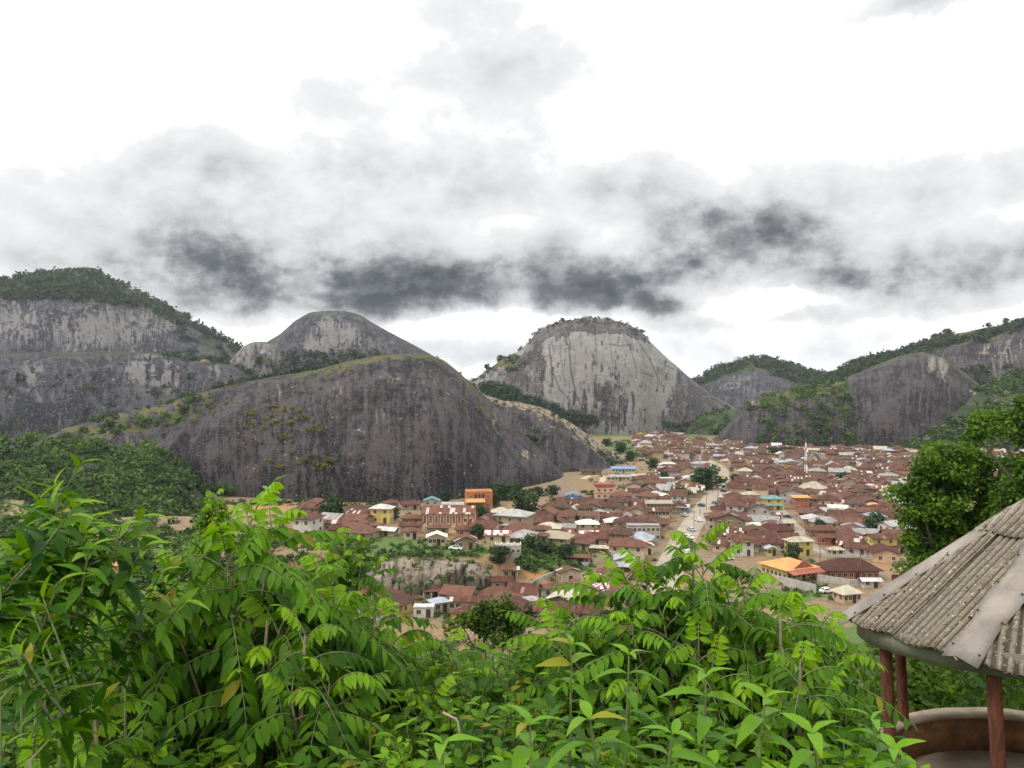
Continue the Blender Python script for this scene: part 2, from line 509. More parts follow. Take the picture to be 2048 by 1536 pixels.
RSAY = {'rust': 'rust-red', 'brown': 'dull brown', 'maroon': 'maroon', 'patched': 'rusty patched', 'grey': 'grey', 'white': 'whitish',
        'beige': 'beige', 'orange': 'orange', 'red': 'pinkish red', 'teal': 'teal', 'blue': 'blue', 'zinc': 'bluish zinc', 'cream': 'cream',
        'striped': 'red-and-white striped'}
WM = {'tan': plain('tan_plaster', (.30, .225, .14)), 'cream': plain('cream_plaster', (.44, .36, .25)), 'white': plain('white_plaster', (.46, .43, .385)),
      'mud': plain('mud_plaster', (.20, .14, .09)), 'ochre': plain('ochre_plaster', (.58, .42, .14)), 'yellow': plain('yellow_plaster', (.50, .38, .11)),
      'grey': plain('grey_block', (.33, .30, .26)), 'orange': plain('orange_plaster', (.34, .135, .055)), 'brick': plain('brick_red_plaster', (.36, .11, .07)),
      'peach': plain('peach_plaster', (.48, .32, .20))}
M['dark'] = plain('dark_opening', (.028, .024, .02), .6, .2)
M['trim'] = plain('pale_trim', (.55, .48, .38))
M['redtrim'] = plain('dark_red_trim', (.25, .055, .035))
M['wood'] = plain('weathered_wood', (.16, .115, .08), .9)
M['concrete'] = plain('weathered_concrete', (.36, .335, .30), .92, .2, 3.0)
M['mast_red'] = plain('mast_red_paint', (.42, .17, .13))
M['mast_white'] = plain('mast_white_paint', (.75, .73, .70))
M['glass'] = plain('car_glass', (.03, .035, .04), .15, .1, 1, .5)
M['tyre'] = plain('tyre_rubber', (.02, .02, .02))
M['bark'] = plain('bark', (.13, .105, .08), .95, .3, 6)
M['bluepaint'] = plain('blue_paint', (.10, .24, .52))

M['leaf_pin'] = leaf_mat('pinnate_leaf', (.013, .060, .003), (.086, .222, .007), .38, .5, tip=(.19, .36, .010))
M['leaf_lance'] = leaf_mat('lance_leaf', (.014, .060, .004), (.092, .215, .008), .36, .5, tip=(.19, .33, .014))
M['leaf_broad'] = leaf_mat('broad_leaf', (.012, .056, .005), (.062, .165, .008), .34, .42, tip=(.13, .29, .010))
M['leaf_under'] = leaf_mat('undergrowth_leaf', (.020, .08, .003), (.165, .335, .009), .40, .5)
M['leaf_slope'] = leaf_mat('slope_leaf', (.014, .042, .007), (.072, .130, .014), .3, .6)
M['leaf_tree'] = leaf_mat('tree_leaf', (.018, .058, .008), (.115, .215, .022), .34, .55)
M['leaf_town'] = leaf_mat('town_tree_leaf', (.010, .028, .010), (.045, .090, .026), .2, .7)
M['leaf_wood'] = leaf_mat('woodland_leaf', (.012, .034, .009), (.078, .140, .030), .2, .7)
M['leaf_far'] = leaf_mat('far_woodland_leaf', (.016, .034, .018), (.042, .070, .032), .15, .8)
M['leaf_dry'] = leaf_mat('dry_tuft', (.075, .085, .022), (.16, .165, .05), .2, .8)
M['flower'] = leaf_mat('orange_flower', (.55, .10, .01), (.65, .22, .01), .3, .5)
M['flower_y'] = leaf_mat('yellow_leaf', (.35, .38, .02), (.5, .48, .03), .4, .5)
M['stem'] = plain('green_stem', (.13, .15, .06), .7, .25, 20)
M['stem_brown'] = plain('pale_brown_stem', (.30, .235, .155), .8, .3, 20)


# ------------------------------------------------------------------ the ground sheet
def build_ground():
    ys = np.concatenate([np.linspace(-60, 0, 13)[:-1], np.linspace(0, 130, 66)[:-1], np.linspace(130, 520, 140)[:-1],
                         np.linspace(520, 1100, 90)[:-1], np.geomspace(1100, 9000, 26)])
    h = np.concatenate([np.linspace(0, 300, 101)[:-1], np.linspace(300, 620, 40)[:-1], np.geomspace(620, 9000, 20)])
    xs = np.concatenate([-h[::-1], h[1:]])
    X, Y = np.meshgrid(xs, ys)
    Z = ground_z(X, Y)
    P = np.stack([X, Y, Z], -1)
    px, py = 1024 + F * X / np.maximum(Y, 1), 768 - F * (Z - EYE) / np.maximum(Y, 1)
    G = np.zeros_like(X)
    for x, y, rx, ry, a in [(760, 1085, 90, 14, 1), (850, 1100, 110, 12, 1), (930, 1103, 60, 10, .9), (1090, 1105, 55, 24, 1.1), (1130, 1130, 55, 18, 1),
                            (900, 1170, 60, 14, .9), (1265, 1010, 30, 8, .8), (1190, 935, 30, 8, .7), (1230, 1015, 60, 6, .8), (660, 1030, 40, 16, .8),
                            (730, 1040, 40, 14, .7), (1650, 1135, 22, 14, .9), (1590, 1190, 80, 14, .8), (700, 1150, 60, 40, .6), (250, 1110, 60, 30, 1.0),
                            (320, 1120, 80, 40, .9), (1000, 985, 60, 12, .7), (1250, 895, 40, 14, .8)]:
        G += a * blob(px, py, x, y, rx, ry) * (Y > 150)
    G = np.maximum(G, .95 * (1 - sstep(Y + 60 * (fbm(np.stack([X / 22, Y / 22, X * 0], -1), 4, 6) - .5), 165, 205)))
    G = np.maximum(G, .9 * (X < -150) * (Y < 600))
    G = np.maximum(G, .75 * sstep(Y, 820, 1000))
    O = np.zeros_like(X)
    for x, y, rx, ry, a in [(1070, 1150, 40, 8, 1), (520, 1018, 130, 12, .75), (960, 1065, 90, 8, .5), (1100, 1035, 50, 10, .4), (1790, 1130, 60, 14, .45)]:
        O += a * blob(px, py, x, y, rx, ry) * (Y > 150)
    n0, n1 = X.shape
    idx = np.arange(n0 * n1).reshape(n0, n1)
    Fc = np.stack([idx[:-1, :-1], idx[:-1, 1:], idx[1:, 1:], idx[1:, :-1]], -1).reshape(-1, 4)
    col = np.stack([X * 0, np.clip(G, 0, 1.2), np.clip(O, 0, 1), X * 0 + 1], -1).reshape(-1, 4)
    me = mesh_np('ground', P.reshape(-1, 3), Fc, [M['soil']], cols={'paint': col}, smooth=True)
    tag(obj('ground', me), 'ochre soil and grass of the valley floor and the near slope', 'ground', kind='structure')


build_ground()

HILLS = {}


def hill(name, label, mat, crest, Yc, Yb, p=2.0, q=2.0, nu=260, nv=110, amp=6.0, nscale=40.0, paint=None, zb=-3.0, rim=0.0, round_ends=.75, folds=0.0, seed=1, lobes=0.0):
    """a hill whose skyline follows traced points at distance Yc, its foot at distance Yb, its far side falling away behind"""
    cx = np.array([c[0] for c in crest], float); cy = np.array([c[1] for c in crest], float)
    u = np.linspace(0, 1, nu)
    X = cx[0] + (cx[-1] - cx[0]) * u
    Yp = np.interp(X, cx, cy)
    k = np.exp(-np.linspace(-2, 2, 9) ** 2); k /= k.sum()
    Yp = np.convolve(np.pad(Yp, 4, mode='edge'), k, 'valid')
    rough = rim * (fbm(np.stack([X / 26, X * 0, X * 0 + seed], -1), 4, seed + 9) - .5) * 2
    Yp = Yp + rough
    Yc_u = Yc(X) if callable(Yc) else np.full(nu, float(Yc))
    Yb_u = np.interp(X, [a for a, b in Yb], [b for a, b in Yb]) if isinstance(Yb, list) else np.full(nu, float(Yb))
    zc = EYE - (Yp - 768) / F * Yc_u
    rel = np.clip((zc - zb) / max(1e-6, (zc.max() - zb)), 0, 1)                 # low ends have little foot: the plan is rounded
    Yb_u = Yc_u + (Yb_u - Yc_u) * (1 - round_ends + round_ends * rel ** .6)
    nf = int(nv * .72)
    t = np.concatenate([np.linspace(0, 1, nf), 1 + np.linspace(0, 1, nv - nf + 1)[1:]])
    T, U = np.meshgrid(t, u)
    tf = np.clip(T, 0, 1)
    prof = (1 - (1 - tf) ** p) ** (1 / q)
    back = np.clip(T - 1, 0, 1)
    profb = (1 - back ** 2)
    D = np.where(T <= 1, Yb_u[:, None] + (Yc_u - Yb_u)[:, None] * tf, Yc_u[:, None] + (Yc_u - Yb_u)[:, None] * 1.15 * back)
    Z = zb + (zc[:, None] - zb) * prof * np.where(T > 1, profb, 1)
    Z = np.where(T > 1, np.minimum(Z, zc[:, None]) - 4 * back, Z)
    XX = (X[:, None] - 1024) / F * D
    P = np.stack([XX, D, Z], -1)
    win = np.sin(np.pi * np.clip(T, 0, 1)) ** .6 * (T <= 1) + .4 * (T > 1) * back
    n = fbm(P / nscale, 5, seed) - .5
    n2 = np.abs(fbm(np.stack([XX / (nscale * .35), D * 0, Z / (nscale * 1.4)], -1), 4, seed + 5) - .5)
    fold = folds * (.5 - np.abs(fbm(np.stack([XX / (nscale * .9), D * 0 + 3, Z / (nscale * 4)], -1), 3, seed + 7) - .5) * 3)
    out = (n * 2 * amp + n2 * amp * .9 + fold) * win
    if lobes:
        q = XX / 8.5 + 1.3 * fbm(np.stack([XX / 14, Z / 9, D * 0], -1), 3, seed + 3)
        fr = 2 * (q - np.floor(q)) - 1
        out = out + lobes * (.55 + .9 * hsh(np.floor(q).astype(np.int64), 3, 5, seed)) * np.sqrt(np.maximum(0, 1 - fr ** 2)) * win
    P[..., 1] -= out
    P[..., 2] += out * .35 * (1 - tf) * (T < 1)
    px, py = pix(P)
    pc = np.zeros(P.shape[:2] + (4,)); pc[..., 3] = 1
    if paint: paint(pc, px, py, py - np.interp(px, cx, cy), T, P)
    s_v = np.concatenate([np.zeros((nu, 1)), np.cumsum(np.linalg.norm(np.diff(P, axis=1), axis=-1), 1)], 1)
    uv = np.stack([(X[:, None] - 1024) / F * Yc_u[:, None] + 0 * s_v, s_v], -1)
    idx = np.arange(nu * len(t)).reshape(nu, -1)
    Fc = np.stack([idx[:-1, :-1], idx[1:, :-1], idx[1:, 1:], idx[:-1, 1:]], -1).reshape(-1, 4)
    me = mesh_np(name, P.reshape(-1, 3), Fc, [mat], uv=uv.reshape(-1, 2), cols={'paint': np.clip(pc, 0, 1.4).reshape(-1, 4)}, smooth=True)
    tag(obj(name, me), label, 'hill', kind='structure')
    H = dict(P=P, px=px, py=py, T=T, nf=nf, b=py - np.interp(px, cx, cy))
    return H


def crack(pc, px, py, pts, w, a=1.0):
    """a dark cleft along a line of photo points"""
    d = np.full(px.shape, 1e9)
    for (x0, y0), (x1, y1) in zip(pts, pts[1:]):
        t = np.clip(((px - x0) * (x1 - x0) + (py - y0) * (y1 - y0)) / ((x1 - x0) ** 2 + (y1 - y0) ** 2), 0, 1)
        d = np.minimum(d, np.hypot(px - x0 - t * (x1 - x0), py - y0 - t * (y1 - y0)))
    pc[..., 3] = np.minimum(pc[..., 3], 1 - a * (1 - sstep(d, w * .4, w * 1.3)))


def addp(pc, ch, val):
    pc[..., ch] = np.maximum(pc[..., ch], val)


# far left dome
CAPX, CAPD = [-500, 0, 60, 150, 230, 290, 340, 450, 520], [40, 38, 48, 58, 44, 26, 20, 14, 12]


def pt(pc, px, py, b, T, P):
    nz = fbm(np.stack([px / 30, py / 20, px * 0], -1), 4, 2)
    cap = np.interp(px, CAPX, CAPD) + 26 * (nz - .5)
    addp(pc, 1, .95 * sstep(cap - b, -4, 8))
    addp(pc, 1, .7 * blob(px, py, 430, 690, 70, 30) * (nz > .4)); addp(pc, 1, .6 * blob(px, py, 320, 640, 60, 25))
    addp(pc, 0, .10 + .65 * blob(px, py, 200, 660, 110, 50) + .5 * blob(px, py, 20, 640, 60, 50) + .35 * blob(px, py, 330, 640, 50, 40))
HILLS['far_left'] = hill('dome_hill', 'broad granite dome with wooded cap and pale streaked face, farthest left on the skyline', M['rock_far'],
    [(-500, 680), (-200, 605), (-60, 576), (0, 563), (60, 554), (110, 550), (150, 545), (190, 547), (215, 555), (250, 576), (300, 597), (340, 619), (390, 645), (430, 667), (470, 689), (500, 712), (560, 750), (640, 790)],
    1500, 1120, 1.9, 1.5, amp=16, nscale=120, paint=pt, rim=2, seed=1)


# long cliff bench below it
def pt(pc, px, py, b, T, P):
    nz = fbm(np.stack([px / 40, py / 25, px * 0], -1), 4, 3)
    addp(pc, 1, .62 * sstep(9 + 22 * (nz - .5) - b, -3, 6))
    addp(pc, 0, .02 + .5 * blob(px, py, 270, 740, 22, 26) + .5 * blob(px, py, 320, 750, 50, 40) + .5 * blob(px, py, 60, 750, 26, 30) + .4 * blob(px, py, 430, 740, 20, 25) + .25 * nz)
HILLS['bench'] = hill('cliff_hill', 'long dark granite cliff with flat grassy top below the far left dome', M['rock_far'],
    [(-500, 715), (-200, 712), (0, 708), (100, 706), (200, 704), (260, 706), (330, 709), (380, 716), (450, 720), (490, 738), (530, 772), (600, 815)],
    1010, 860, 3.2, 1.7, amp=9, nscale=60, paint=pt, rim=1.5, seed=4)


# middle dome and its shoulder knob
def pt(pc, px, py, b, T, P):
    nz = fbm(np.stack([px / 22, py / 14, px * 0], -1), 4, 5)
    addp(pc, 1, .6 * sstep(7 - b, -3, 4)); addp(pc, 1, .5 * sstep(px, 740, 820) * (nz > .45))
    addp(pc, 0, .08 + .55 * blob(px, py, 655, 650, 34, 26) + .5 * blob(px, py, 700, 665, 26, 22) + .55 * blob(px, py, 640, 690, 70, 20) + .3 * blob(px, py, 760, 690, 40, 20))
HILLS['mid_dome'] = hill('dome_hill', 'rounded dark granite dome with pale patches near its top, behind the large dark dome', M['rock_far'],
    [(400, 790), (440, 752), (480, 718), (520, 692), (560, 668), (590, 642), (615, 628), (650, 622), (690, 624), (720, 632), (760, 655), (800, 676), (840, 697), (870, 714), (910, 742), (980, 790)],
    1260, 1010, 2.0, 1.9, amp=11, nscale=80, paint=pt, rim=1, seed=6)
HILLS['knob'] = hill('knob_hill', 'small pale granite knob on the left shoulder of the rounded middle dome', M['rock_pale'],
    [(425, 790), (445, 750), (465, 716), (487, 692), (507, 684), (530, 683), (548, 692), (566, 712), (600, 760)],
    1120, 1060, 2.4, 2.0, nu=90, nv=50, amp=6, nscale=40, paint=lambda pc, px, py, U, T, P: (addp(pc, 0, .45 + T * 0), addp(pc, 1, .8 * blob(px, py, 525, 720, 22, 22))), rim=1, seed=8)


# far hill right of centre, and the great pale dome
def pt(pc, px, py, b, T, P):
    nz = fbm(np.stack([px / 26, py / 16, px * 0], -1), 4, 7)
    addp(pc, 1, 1.0 * sstep(26 + 24 * (nz - .5) - b, -4, 6)); addp(pc, 1, 1.0 * sstep(px, 1540, 1590) * (nz > .35)); addp(pc, 0, .35 * blob(px, py, 1470, 770, 40, 26) + .15)
HILLS['far_right'] = hill('distant_hill', 'distant hill with wooded crest and grey rock face, right of the pale dome', M['rock_far'],
    [(1300, 810), (1360, 778), (1395, 756), (1430, 741), (1460, 726), (1500, 717), (1540, 720), (1580, 733), (1620, 745), (1655, 750), (1720, 772), (1830, 810)],
    1560, 1220, 1.7, 1.5, amp=14, nscale=110, paint=pt, rim=2, seed=9)
HILLS['saddle'] = hill('low_hill', 'low grassy rock ridge at the right foot of the pale dome', M['rock_green'],
    [(1330, 868), (1362, 850), (1400, 826), (1440, 816), (1480, 820), (1520, 829), (1580, 842), (1640, 870)],
    1060, 930, 2, 1.6, nu=120, nv=60, amp=8, nscale=40, paint=lambda pc, px, py, U, T, P: (addp(pc, 1, .55 + .5 * fbm(P / 25, 3, 4)), addp(pc, 0, .3 + T * 0)), rim=1.5, seed=10)


def pt(pc, px, py, b, T, P):
    nz = fbm(np.stack([px / 24, py / 30, px * 0], -1), 4, 11)
    capz = 662 + 12 * (nz - .5) + .0016 * (px - 1175) ** 2
    addp(pc, 1, 1.0 * sstep(1050 - px, 0, 25) * sstep(nz, .35, .5) * (py < 740 + (px - 1000) * .2))
    dk = np.clip(1.1 * sstep(capz - py, -10, 8) + blob(px, py, 1010, 800, 70, 90) + .9 * blob(px, py, 1130, 850, 90, 40) + .8 * blob(px, py, 1410, 830, 40, 60) + .55 * blob(px, py, 1230, 790, 40, 40) + .5 * blob(px, py, 1075, 700, 22, 60) + .9 * sstep(px + .25 * (py - 700), 1335, 1395) + .45 * nz * sstep(nz, .5, .62), 0, 1)
    for pts, w, a in [([(1098, 690), (1104, 740), (1120, 780), (1152, 812)], 1.7, .95), ([(1138, 690), (1142, 740), (1152, 790), (1166, 818)], 1.7, .95), ([(1120, 660), (1122, 720), (1130, 770)], 1.4, .6), ([(1080, 690), (1078, 740), (1088, 780)], 1.4, .6),
                      ([(1190, 650), (1192, 690)], 1.4, .6), ([(1215, 648), (1222, 700), (1226, 740)], 1.4, .5), ([(1240, 655), (1262, 700), (1275, 745)], 1.4, .6), ([(1262, 660), (1300, 720), (1322, 770)], 1.7, .7), ([(1160, 655), (1163, 700)], 1.4, .5),
                      ([(1218, 688), (1240, 692), (1262, 690)], 1.9, .7), ([(1285, 745), (1305, 752)], 2.2, .7), ([(1232, 800), (1240, 830)], 1.4, .4), ([(1345, 790), (1362, 830)], 1.7, .6), ([(1060, 700), (1052, 760), (1056, 800)], 1.7, .5)]:
        crack(pc, px, py, pts, w, a * .72)
    addp(pc, 0, np.clip(1.10 - dk * 1.1, 0, 1.2)); addp(pc, 2, .45 * blob(px, py, 1210, 825, 20, 25) + .3 * blob(px, py, 1240, 840, 26, 22))
HILLS['pale'] = hill('pale_dome_hill', 'huge pale granite dome with dark water streaks and a thin wooded cap', M['rock_pale'],
    [(860, 830), (900, 800), (940, 766), (955, 754), (1000, 722), (1035, 704), (1055, 688), (1075, 662), (1100, 651), (1130, 643), (1180, 636), (1220, 640), (1255, 650), (1280, 663), (1302, 688), (1330, 714), (1360, 738), (1390, 764), (1420, 787), (1460, 808), (1500, 828), (1560, 870)],
    1130, 945, 2.3, 2.1, nu=720, nv=260, amp=9, nscale=90, paint=pt, rim=1.4, folds=5.0, seed=12)


# big right ridge, dark bulge, triangular flank, boulder slope
def pt(pc, px, py, b, T, P):
    nz = fbm(np.stack([px / 30, py / 18, px * 0], -1), 4, 13)
    addp(pc, 1, 1.0 * sstep(24 + 26 * (nz - .5) - b, -4, 6)); addp(pc, 0, .14 + .3 * blob(px, py, 2000, 700, 80, 40))
    addp(pc, 1, .9 * sstep(nz, .55, .65) * sstep(py, 740, 770))
HILLS['right'] = hill('long_ridge_hill', 'long grey granite ridge with wooded skyline rising to the right edge', M['rock'],
    [(1560, 830), (1600, 800), (1640, 768), (1660, 752), (1690, 735), (1730, 719), (1770, 711), (1800, 706), (1850, 688), (1900, 671), (1950, 661), (2000, 651), (2048, 636), (2150, 614), (2300, 596), (2600, 640)],
    1130, 820, 1.8, 1.6, nu=300, amp=14, nscale=80, paint=pt, rim=2, seed=14)


def pt(pc, px, py, b, T, P):
    nz = fbm(np.stack([px / 24, py / 18, px * 0], -1), 4, 15)
    addp(pc, 1, .6 * sstep(nz, .48, .58) * sstep(px, 1500, 1560)); addp(pc, 1, .9 * sstep(22 + 20 * (nz - .5) - b, -4, 5) * sstep(px, 1490, 1530))
    addp(pc, 0, .05 + .5 * blob(px, py, 1500, 805, 26, 16) + .35 * blob(px, py, 1560, 810, 50, 30))
HILLS['flank'] = hill('dark_flank_hill', 'low dark wedge of granite running down to the far end of the town', M['rock'],
    [(1385, 915), (1405, 896), (1440, 866), (1472, 830), (1490, 808), (1520, 797), (1560, 786), (1600, 777), (1640, 768), (1690, 762), (1740, 790)],
    860, 768, 1.8, 1.6, nu=200, nv=90, amp=7, nscale=40, paint=pt, rim=1.5, seed=16)


def pt(pc, px, py, b, T, P):
    nz = fbm(np.stack([px / 20, py / 24, px * 0], -1), 4, 17)
    addp(pc, 0, .14 + .75 * blob(px, py, 1885, 730, 12, 34) + .5 * blob(px, py, 1860, 725, 10, 26) + .3 * blob(px, py, 1660, 800, 14, 40)); addp(pc, 1, .6 * sstep(9 - b, -3, 4))
HILLS['bulge'] = hill('dark_dome_hill', 'bulging dark granite dome above the right side of the town', M['rock'],
    [(1575, 925), (1596, 892), (1612, 860), (1630, 818), (1655, 782), (1690, 757), (1730, 739), (1770, 723), (1810, 709), (1845, 704), (1885, 716), (1925, 742), (1970, 780), (2030, 830)],
    890, 760, 2.2, 2.0, nu=220, nv=100, amp=8, nscale=50, paint=pt, rim=1, folds=2, seed=18)


def pt(pc, px, py, b, T, P):
    nz = fbm(np.stack([px / 18, py / 10, px * 0], -1), 4, 19)
    addp(pc, 1, .55 + .7 * sstep(nz, .35, .6)); addp(pc, 2, .5 * blob(px, py, 1680, 865, 40, 14) + .35 * blob(px, py, 1760, 840, 50, 10) + .4 * blob(px, py, 1960, 812, 40, 12)); addp(pc, 0, .35 + T * 0)
HILLS['slope'] = hill('boulder_slope_hill', 'green slope strewn with boulders and bushes below the right ridge', M['rock_green'],
    [(1560, 915), (1620, 900), (1700, 876), (1760, 852), (1820, 832), (1870, 802), (1920, 782), (1980, 767), (2048, 747), (2200, 720), (2500, 700)],
    840, 690, 1.35, 1.2, nu=220, nv=90, amp=9, nscale=35, paint=pt, rim=3, seed=20)


# the large dark dome, the small tan ridge beside it, the wooded slope, the rock outcrop
def pt(pc, px, py, b, T, P):
    nz = fbm(np.stack([px / 22, py / 13, px * 0], -1), 4, 21)
    nz2 = fbm(np.stack([px / 9, py / 6, px * 0], -1), 3, 22)
    addp(pc, 1, .70 * sstep(15 + 26 * (nz - .5) - b, -4, 8) * sstep(px, 520, 620) * (px < 960))
    addp(pc, 1, .62 * sstep(30 + 40 * (nz - .5) - b, -4, 12) * sstep(nz2, .42, .58) * (px > 600) * (px < 1180))
    addp(pc, 1, .8 * sstep(430 - px, -130, 60) * sstep(nz, .42, .56) * sstep(60 - b, -10, 20))
    for x, y, rx, ry, a in [(560, 850, 70, 34, .62), (600, 922, 60, 14, .75), (520, 820, 40, 30, .5), (640, 935, 40, 12, .6), (950, 905, 18, 26, .7), (880, 800, 30, 14, .6), (960, 800, 22, 30, .75), (800, 740, 90, 14, .6), (420, 915, 16, 8, .8)]:
        addp(pc, 1, a * blob(px, py, x, y, rx, ry) * sstep(nz2, .38, .58))
    addp(pc, 0, .04 + .35 * blob(px, py, 780, 758, 40, 14) + .30 * blob(px, py, 870, 765, 40, 12) + .4 * blob(px, py, 680, 780, 20, 20) + .28 * blob(px, py, 560, 800, 20, 60)
         + .4 * blob(px, py, 990, 845, 22, 30) + .3 * blob(px, py, 760, 840, 40, 50) + .45 * sstep(360 - px, 0, 120) * nz)
    for pts, w, a in [([(640, 872), (655, 900), (668, 945), (690, 1000)], 5, .95), ([(905, 935), (925, 965), (950, 985)], 2.5, -.0), ([(760, 760), (745, 830), (735, 900)], 4, .45), ([(860, 790), (880, 860), (890, 940)], 5, .45),
                      ([(800, 780), (805, 860), (810, 960)], 5, .35), ([(940, 800), (1000, 880), (1060, 960)], 4, .5), ([(560, 880), (545, 940), (540, 990)], 5, .35), ([(700, 800), (690, 850)], 4, .4)]:
        if a > 0: crack(pc, px, py, pts, w, a)
    addp(pc, 2, .75 * blob(px, py, 1060, 900, 30, 30) * sstep(nz2, .45, .6) + .8 * blob(px, py, 1150, 980, 30, 14) + .55 * blob(px, py, 690, 990, 30, 10) + .4 * blob(px, py, 830, 985, 60, 8) + .5 * blob(px, py, 200, 850, 90, 12) * sstep(nz2, .5, .6))
HILLS['dark'] = hill('dark_dome_hill', 'largest dark granite dome in the middle, olive grass along its top, houses at its foot', M['rock'],
    [(-500, 930), (-200, 905), (-60, 890), (0, 880), (100, 866), (200, 836), (300, 812), (400, 786), (480, 766), (560, 751), (640, 739), (700, 722), (760, 712), (820, 708), (860, 710), (890, 722), (920, 745), (950, 775), (980, 800), (1010, 835), (1050, 870), (1090, 905), (1130, 940), (1170, 975), (1200, 997), (1250, 1030)],
    560, [(-500, 470), (200, 430), (400, 408), (700, 403), (1000, 408), (1250, 430)], 2.15, 1.75, nu=420, nv=170, amp=7.5, nscale=34, paint=pt, rim=1.0, folds=10.0, seed=23)


def pt(pc, px, py, b, T, P):
    nz = fbm(np.stack([px / 12, py / 8, px * 0], -1), 4, 25)
    addp(pc, 2, .66 * sstep(24 + 40 * (nz - .5) - b, -8, 12)); addp(pc, 0, .0 + .25 * nz); addp(pc, 1, .7 * sstep(nz, .56, .66) * sstep(T, .2, .5))
HILLS['tan'] = hill('tan_ridge_hill', 'small ridge with tan crest behind the right shoulder of the large dark dome', M['rock'],
    [(930, 800), (960, 788), (1000, 800), (1040, 804), (1080, 813), (1110, 826), (1150, 851), (1190, 881), (1230, 906), (1265, 926), (1300, 946), (1340, 966)],
    640, 540, 2, 1.7, nu=180, nv=90, amp=4, nscale=24, paint=pt, rim=2, folds=2, seed=26)
HILLS['tan2'] = hill('low_knoll', 'dark rock knoll with pale veins in front of the small tan ridge', M['rock'],
    [(1040, 900), (1055, 872), (1080, 856), (1105, 850), (1130, 860), (1170, 884), (1205, 915), (1240, 948)],
    590, 540, 2, 1.8, nu=90, nv=50, amp=3, nscale=16, paint=lambda pc, px, py, U, T, P: (addp(pc, 0, .05 + .35 * fbm(P / 8, 3, 2)), addp(pc, 2, .55 * sstep(9 - U, -6, 6))), rim=1.5, folds=2, seed=28)


def pt(pc, px, py, b, T, P):
    addp(pc, 1, 1.0 + T * 0); addp(pc, 2, .9 * blob(px, py, 30, 1020, 50, 36) + .5 * blob(px, py, 190, 930, 30, 16) + .4 * blob(px, py, 320, 1020, 60, 8))
HILLS['wood'] = hill('wooded_hill', 'densely wooded slope at the left foot of the large dark dome', M['rock_green'],
    [(-700, 880), (-300, 872), (0, 884), (120, 887), (200, 892), (300, 898), (345, 912), (380, 955), (420, 990), (470, 1010), (540, 1026)],
    445, [(-700, 300), (300, 285), (540, 360)], 1.25, 1.1, nu=160, nv=80, amp=5, nscale=20, paint=pt, rim=2, round_ends=.4, seed=30)


def pt(pc, px, py, b, T, P):
    nz = fbm(np.stack([px / 12, py / 10, px * 0], -1), 4, 31)
    addp(pc, 0, .35 + .75 * nz); addp(pc, 1, .95 * sstep(9 + 16 * (nz - .5) - b, -3, 5)); addp(pc, 1, .8 * sstep(nz, .60, .67) * (T > .25))
HILLS['crag'] = hill('rock_outcrop', 'low cliff of pale brown boulders below the terrace of houses', M['rock_warm'],
    [(600, 1215), (635, 1180), (655, 1166), (690, 1150), (720, 1134), (760, 1116), (800, 1108), (860, 1112), (900, 1112), (940, 1118), (970, 1128), (990, 1150), (1010, 1185)],
    243, [(600, 226), (800, 226), (1010, 232)], 2.6, 2.2, nu=260, nv=90, amp=2.2, nscale=7, paint=pt, rim=5, folds=2.5, round_ends=.35, zb=-1, seed=32, lobes=4.2)
HILLS['ledge'] = hill('bare_rock_ledge', 'low bare tan rock ledge below the long blue-roofed building', M['rock_warm'],
    [(1150, 1005), (1180, 988), (1205, 972), (1235, 963), (1265, 962), (1290, 966), (1310, 976), (1330, 992)],
    500, 445, 1.6, 1.3, nu=100, nv=50, amp=2, nscale=10, paint=lambda pc, px, py, U, T, P: (addp(pc, 0, .8 + T * 0), addp(pc, 2, .7 + T * 0), addp(pc, 1, .6 * sstep(fbm(P / 9, 3, 3), .5, .6))), rim=2, folds=2, zb=-1, seed=34)


# ------------------------------------------------------------------ foliage helpers
def unit(v):
    v = np.asarray(v, float)
    return v / np.maximum(1e-9, np.linalg.norm(v, axis=-1, keepdims=True))


def place(tv, tf, O, T, N, S, W=None):
    """copies of a template (y along T, z along N) at O with length S (width W): vertices and faces of one mesh"""
    O = np.asarray(O, float); T = unit(T); N = np.asarray(N, float)
    X = unit(np.cross(T, N)); N = np.cross(X, T)
    S = np.asarray(S, float)[:, None, None]
    W = S if W is None else np.asarray(W, float)[:, None, None]
    tv = np.asarray(tv, float)
    V = O[:, None, :] + W * tv[None, :, 0:1] * X[:, None, :] + S * tv[None, :, 1:2] * T[:, None, :] + S * tv[None, :, 2:3] * N[:, None, :]
    n, k = V.shape[:2]
    Fc = (np.asarray(tf)[None] + (np.arange(n) * k)[:, None, None]).reshape(-1, np.asarray(tf).shape[1])
    return V.reshape(-1, 3), Fc


def leaf_template(width=.34, segs=5, droop=.25, fold=.12, power=.85, wave=0.0):
    v, f = [], []
    for i in range(segs + 1):
        y = i / segs
        w = width * max(.02, math.sin(math.pi * min(1, y ** power)) ** .9) if 0 < i < segs else .012
        z = -droop * y * y
        wv = wave * math.sin(i * 2.3)
        v += [(-w / 2, y, z + fold * w * 1.6 + wv), (0, y, z), (w / 2, y, z + fold * w * 1.6 - wv)]
    for i in range(segs):
        a = i * 3
        f += [(a, a + 1, a + 4, a + 3), (a + 1, a + 2, a + 5, a + 4)]
    return np.array(v), np.array(f)


QUAD = (np.array([(-.5, 0, 0), (.5, 0, 0), (.42, 1, -.12), (-.42, 1, -.12)]), np.array([(0, 1, 2, 3)]))
DIAM = (np.array([(0, 0, 0), (.36, .45, .05), (0, 1, -.12), (-.36, .45, .05)]), np.array([(0, 1, 2, 3)]))


def rdir(n, rng):
    return unit(rng.normal(size=(n, 3)))


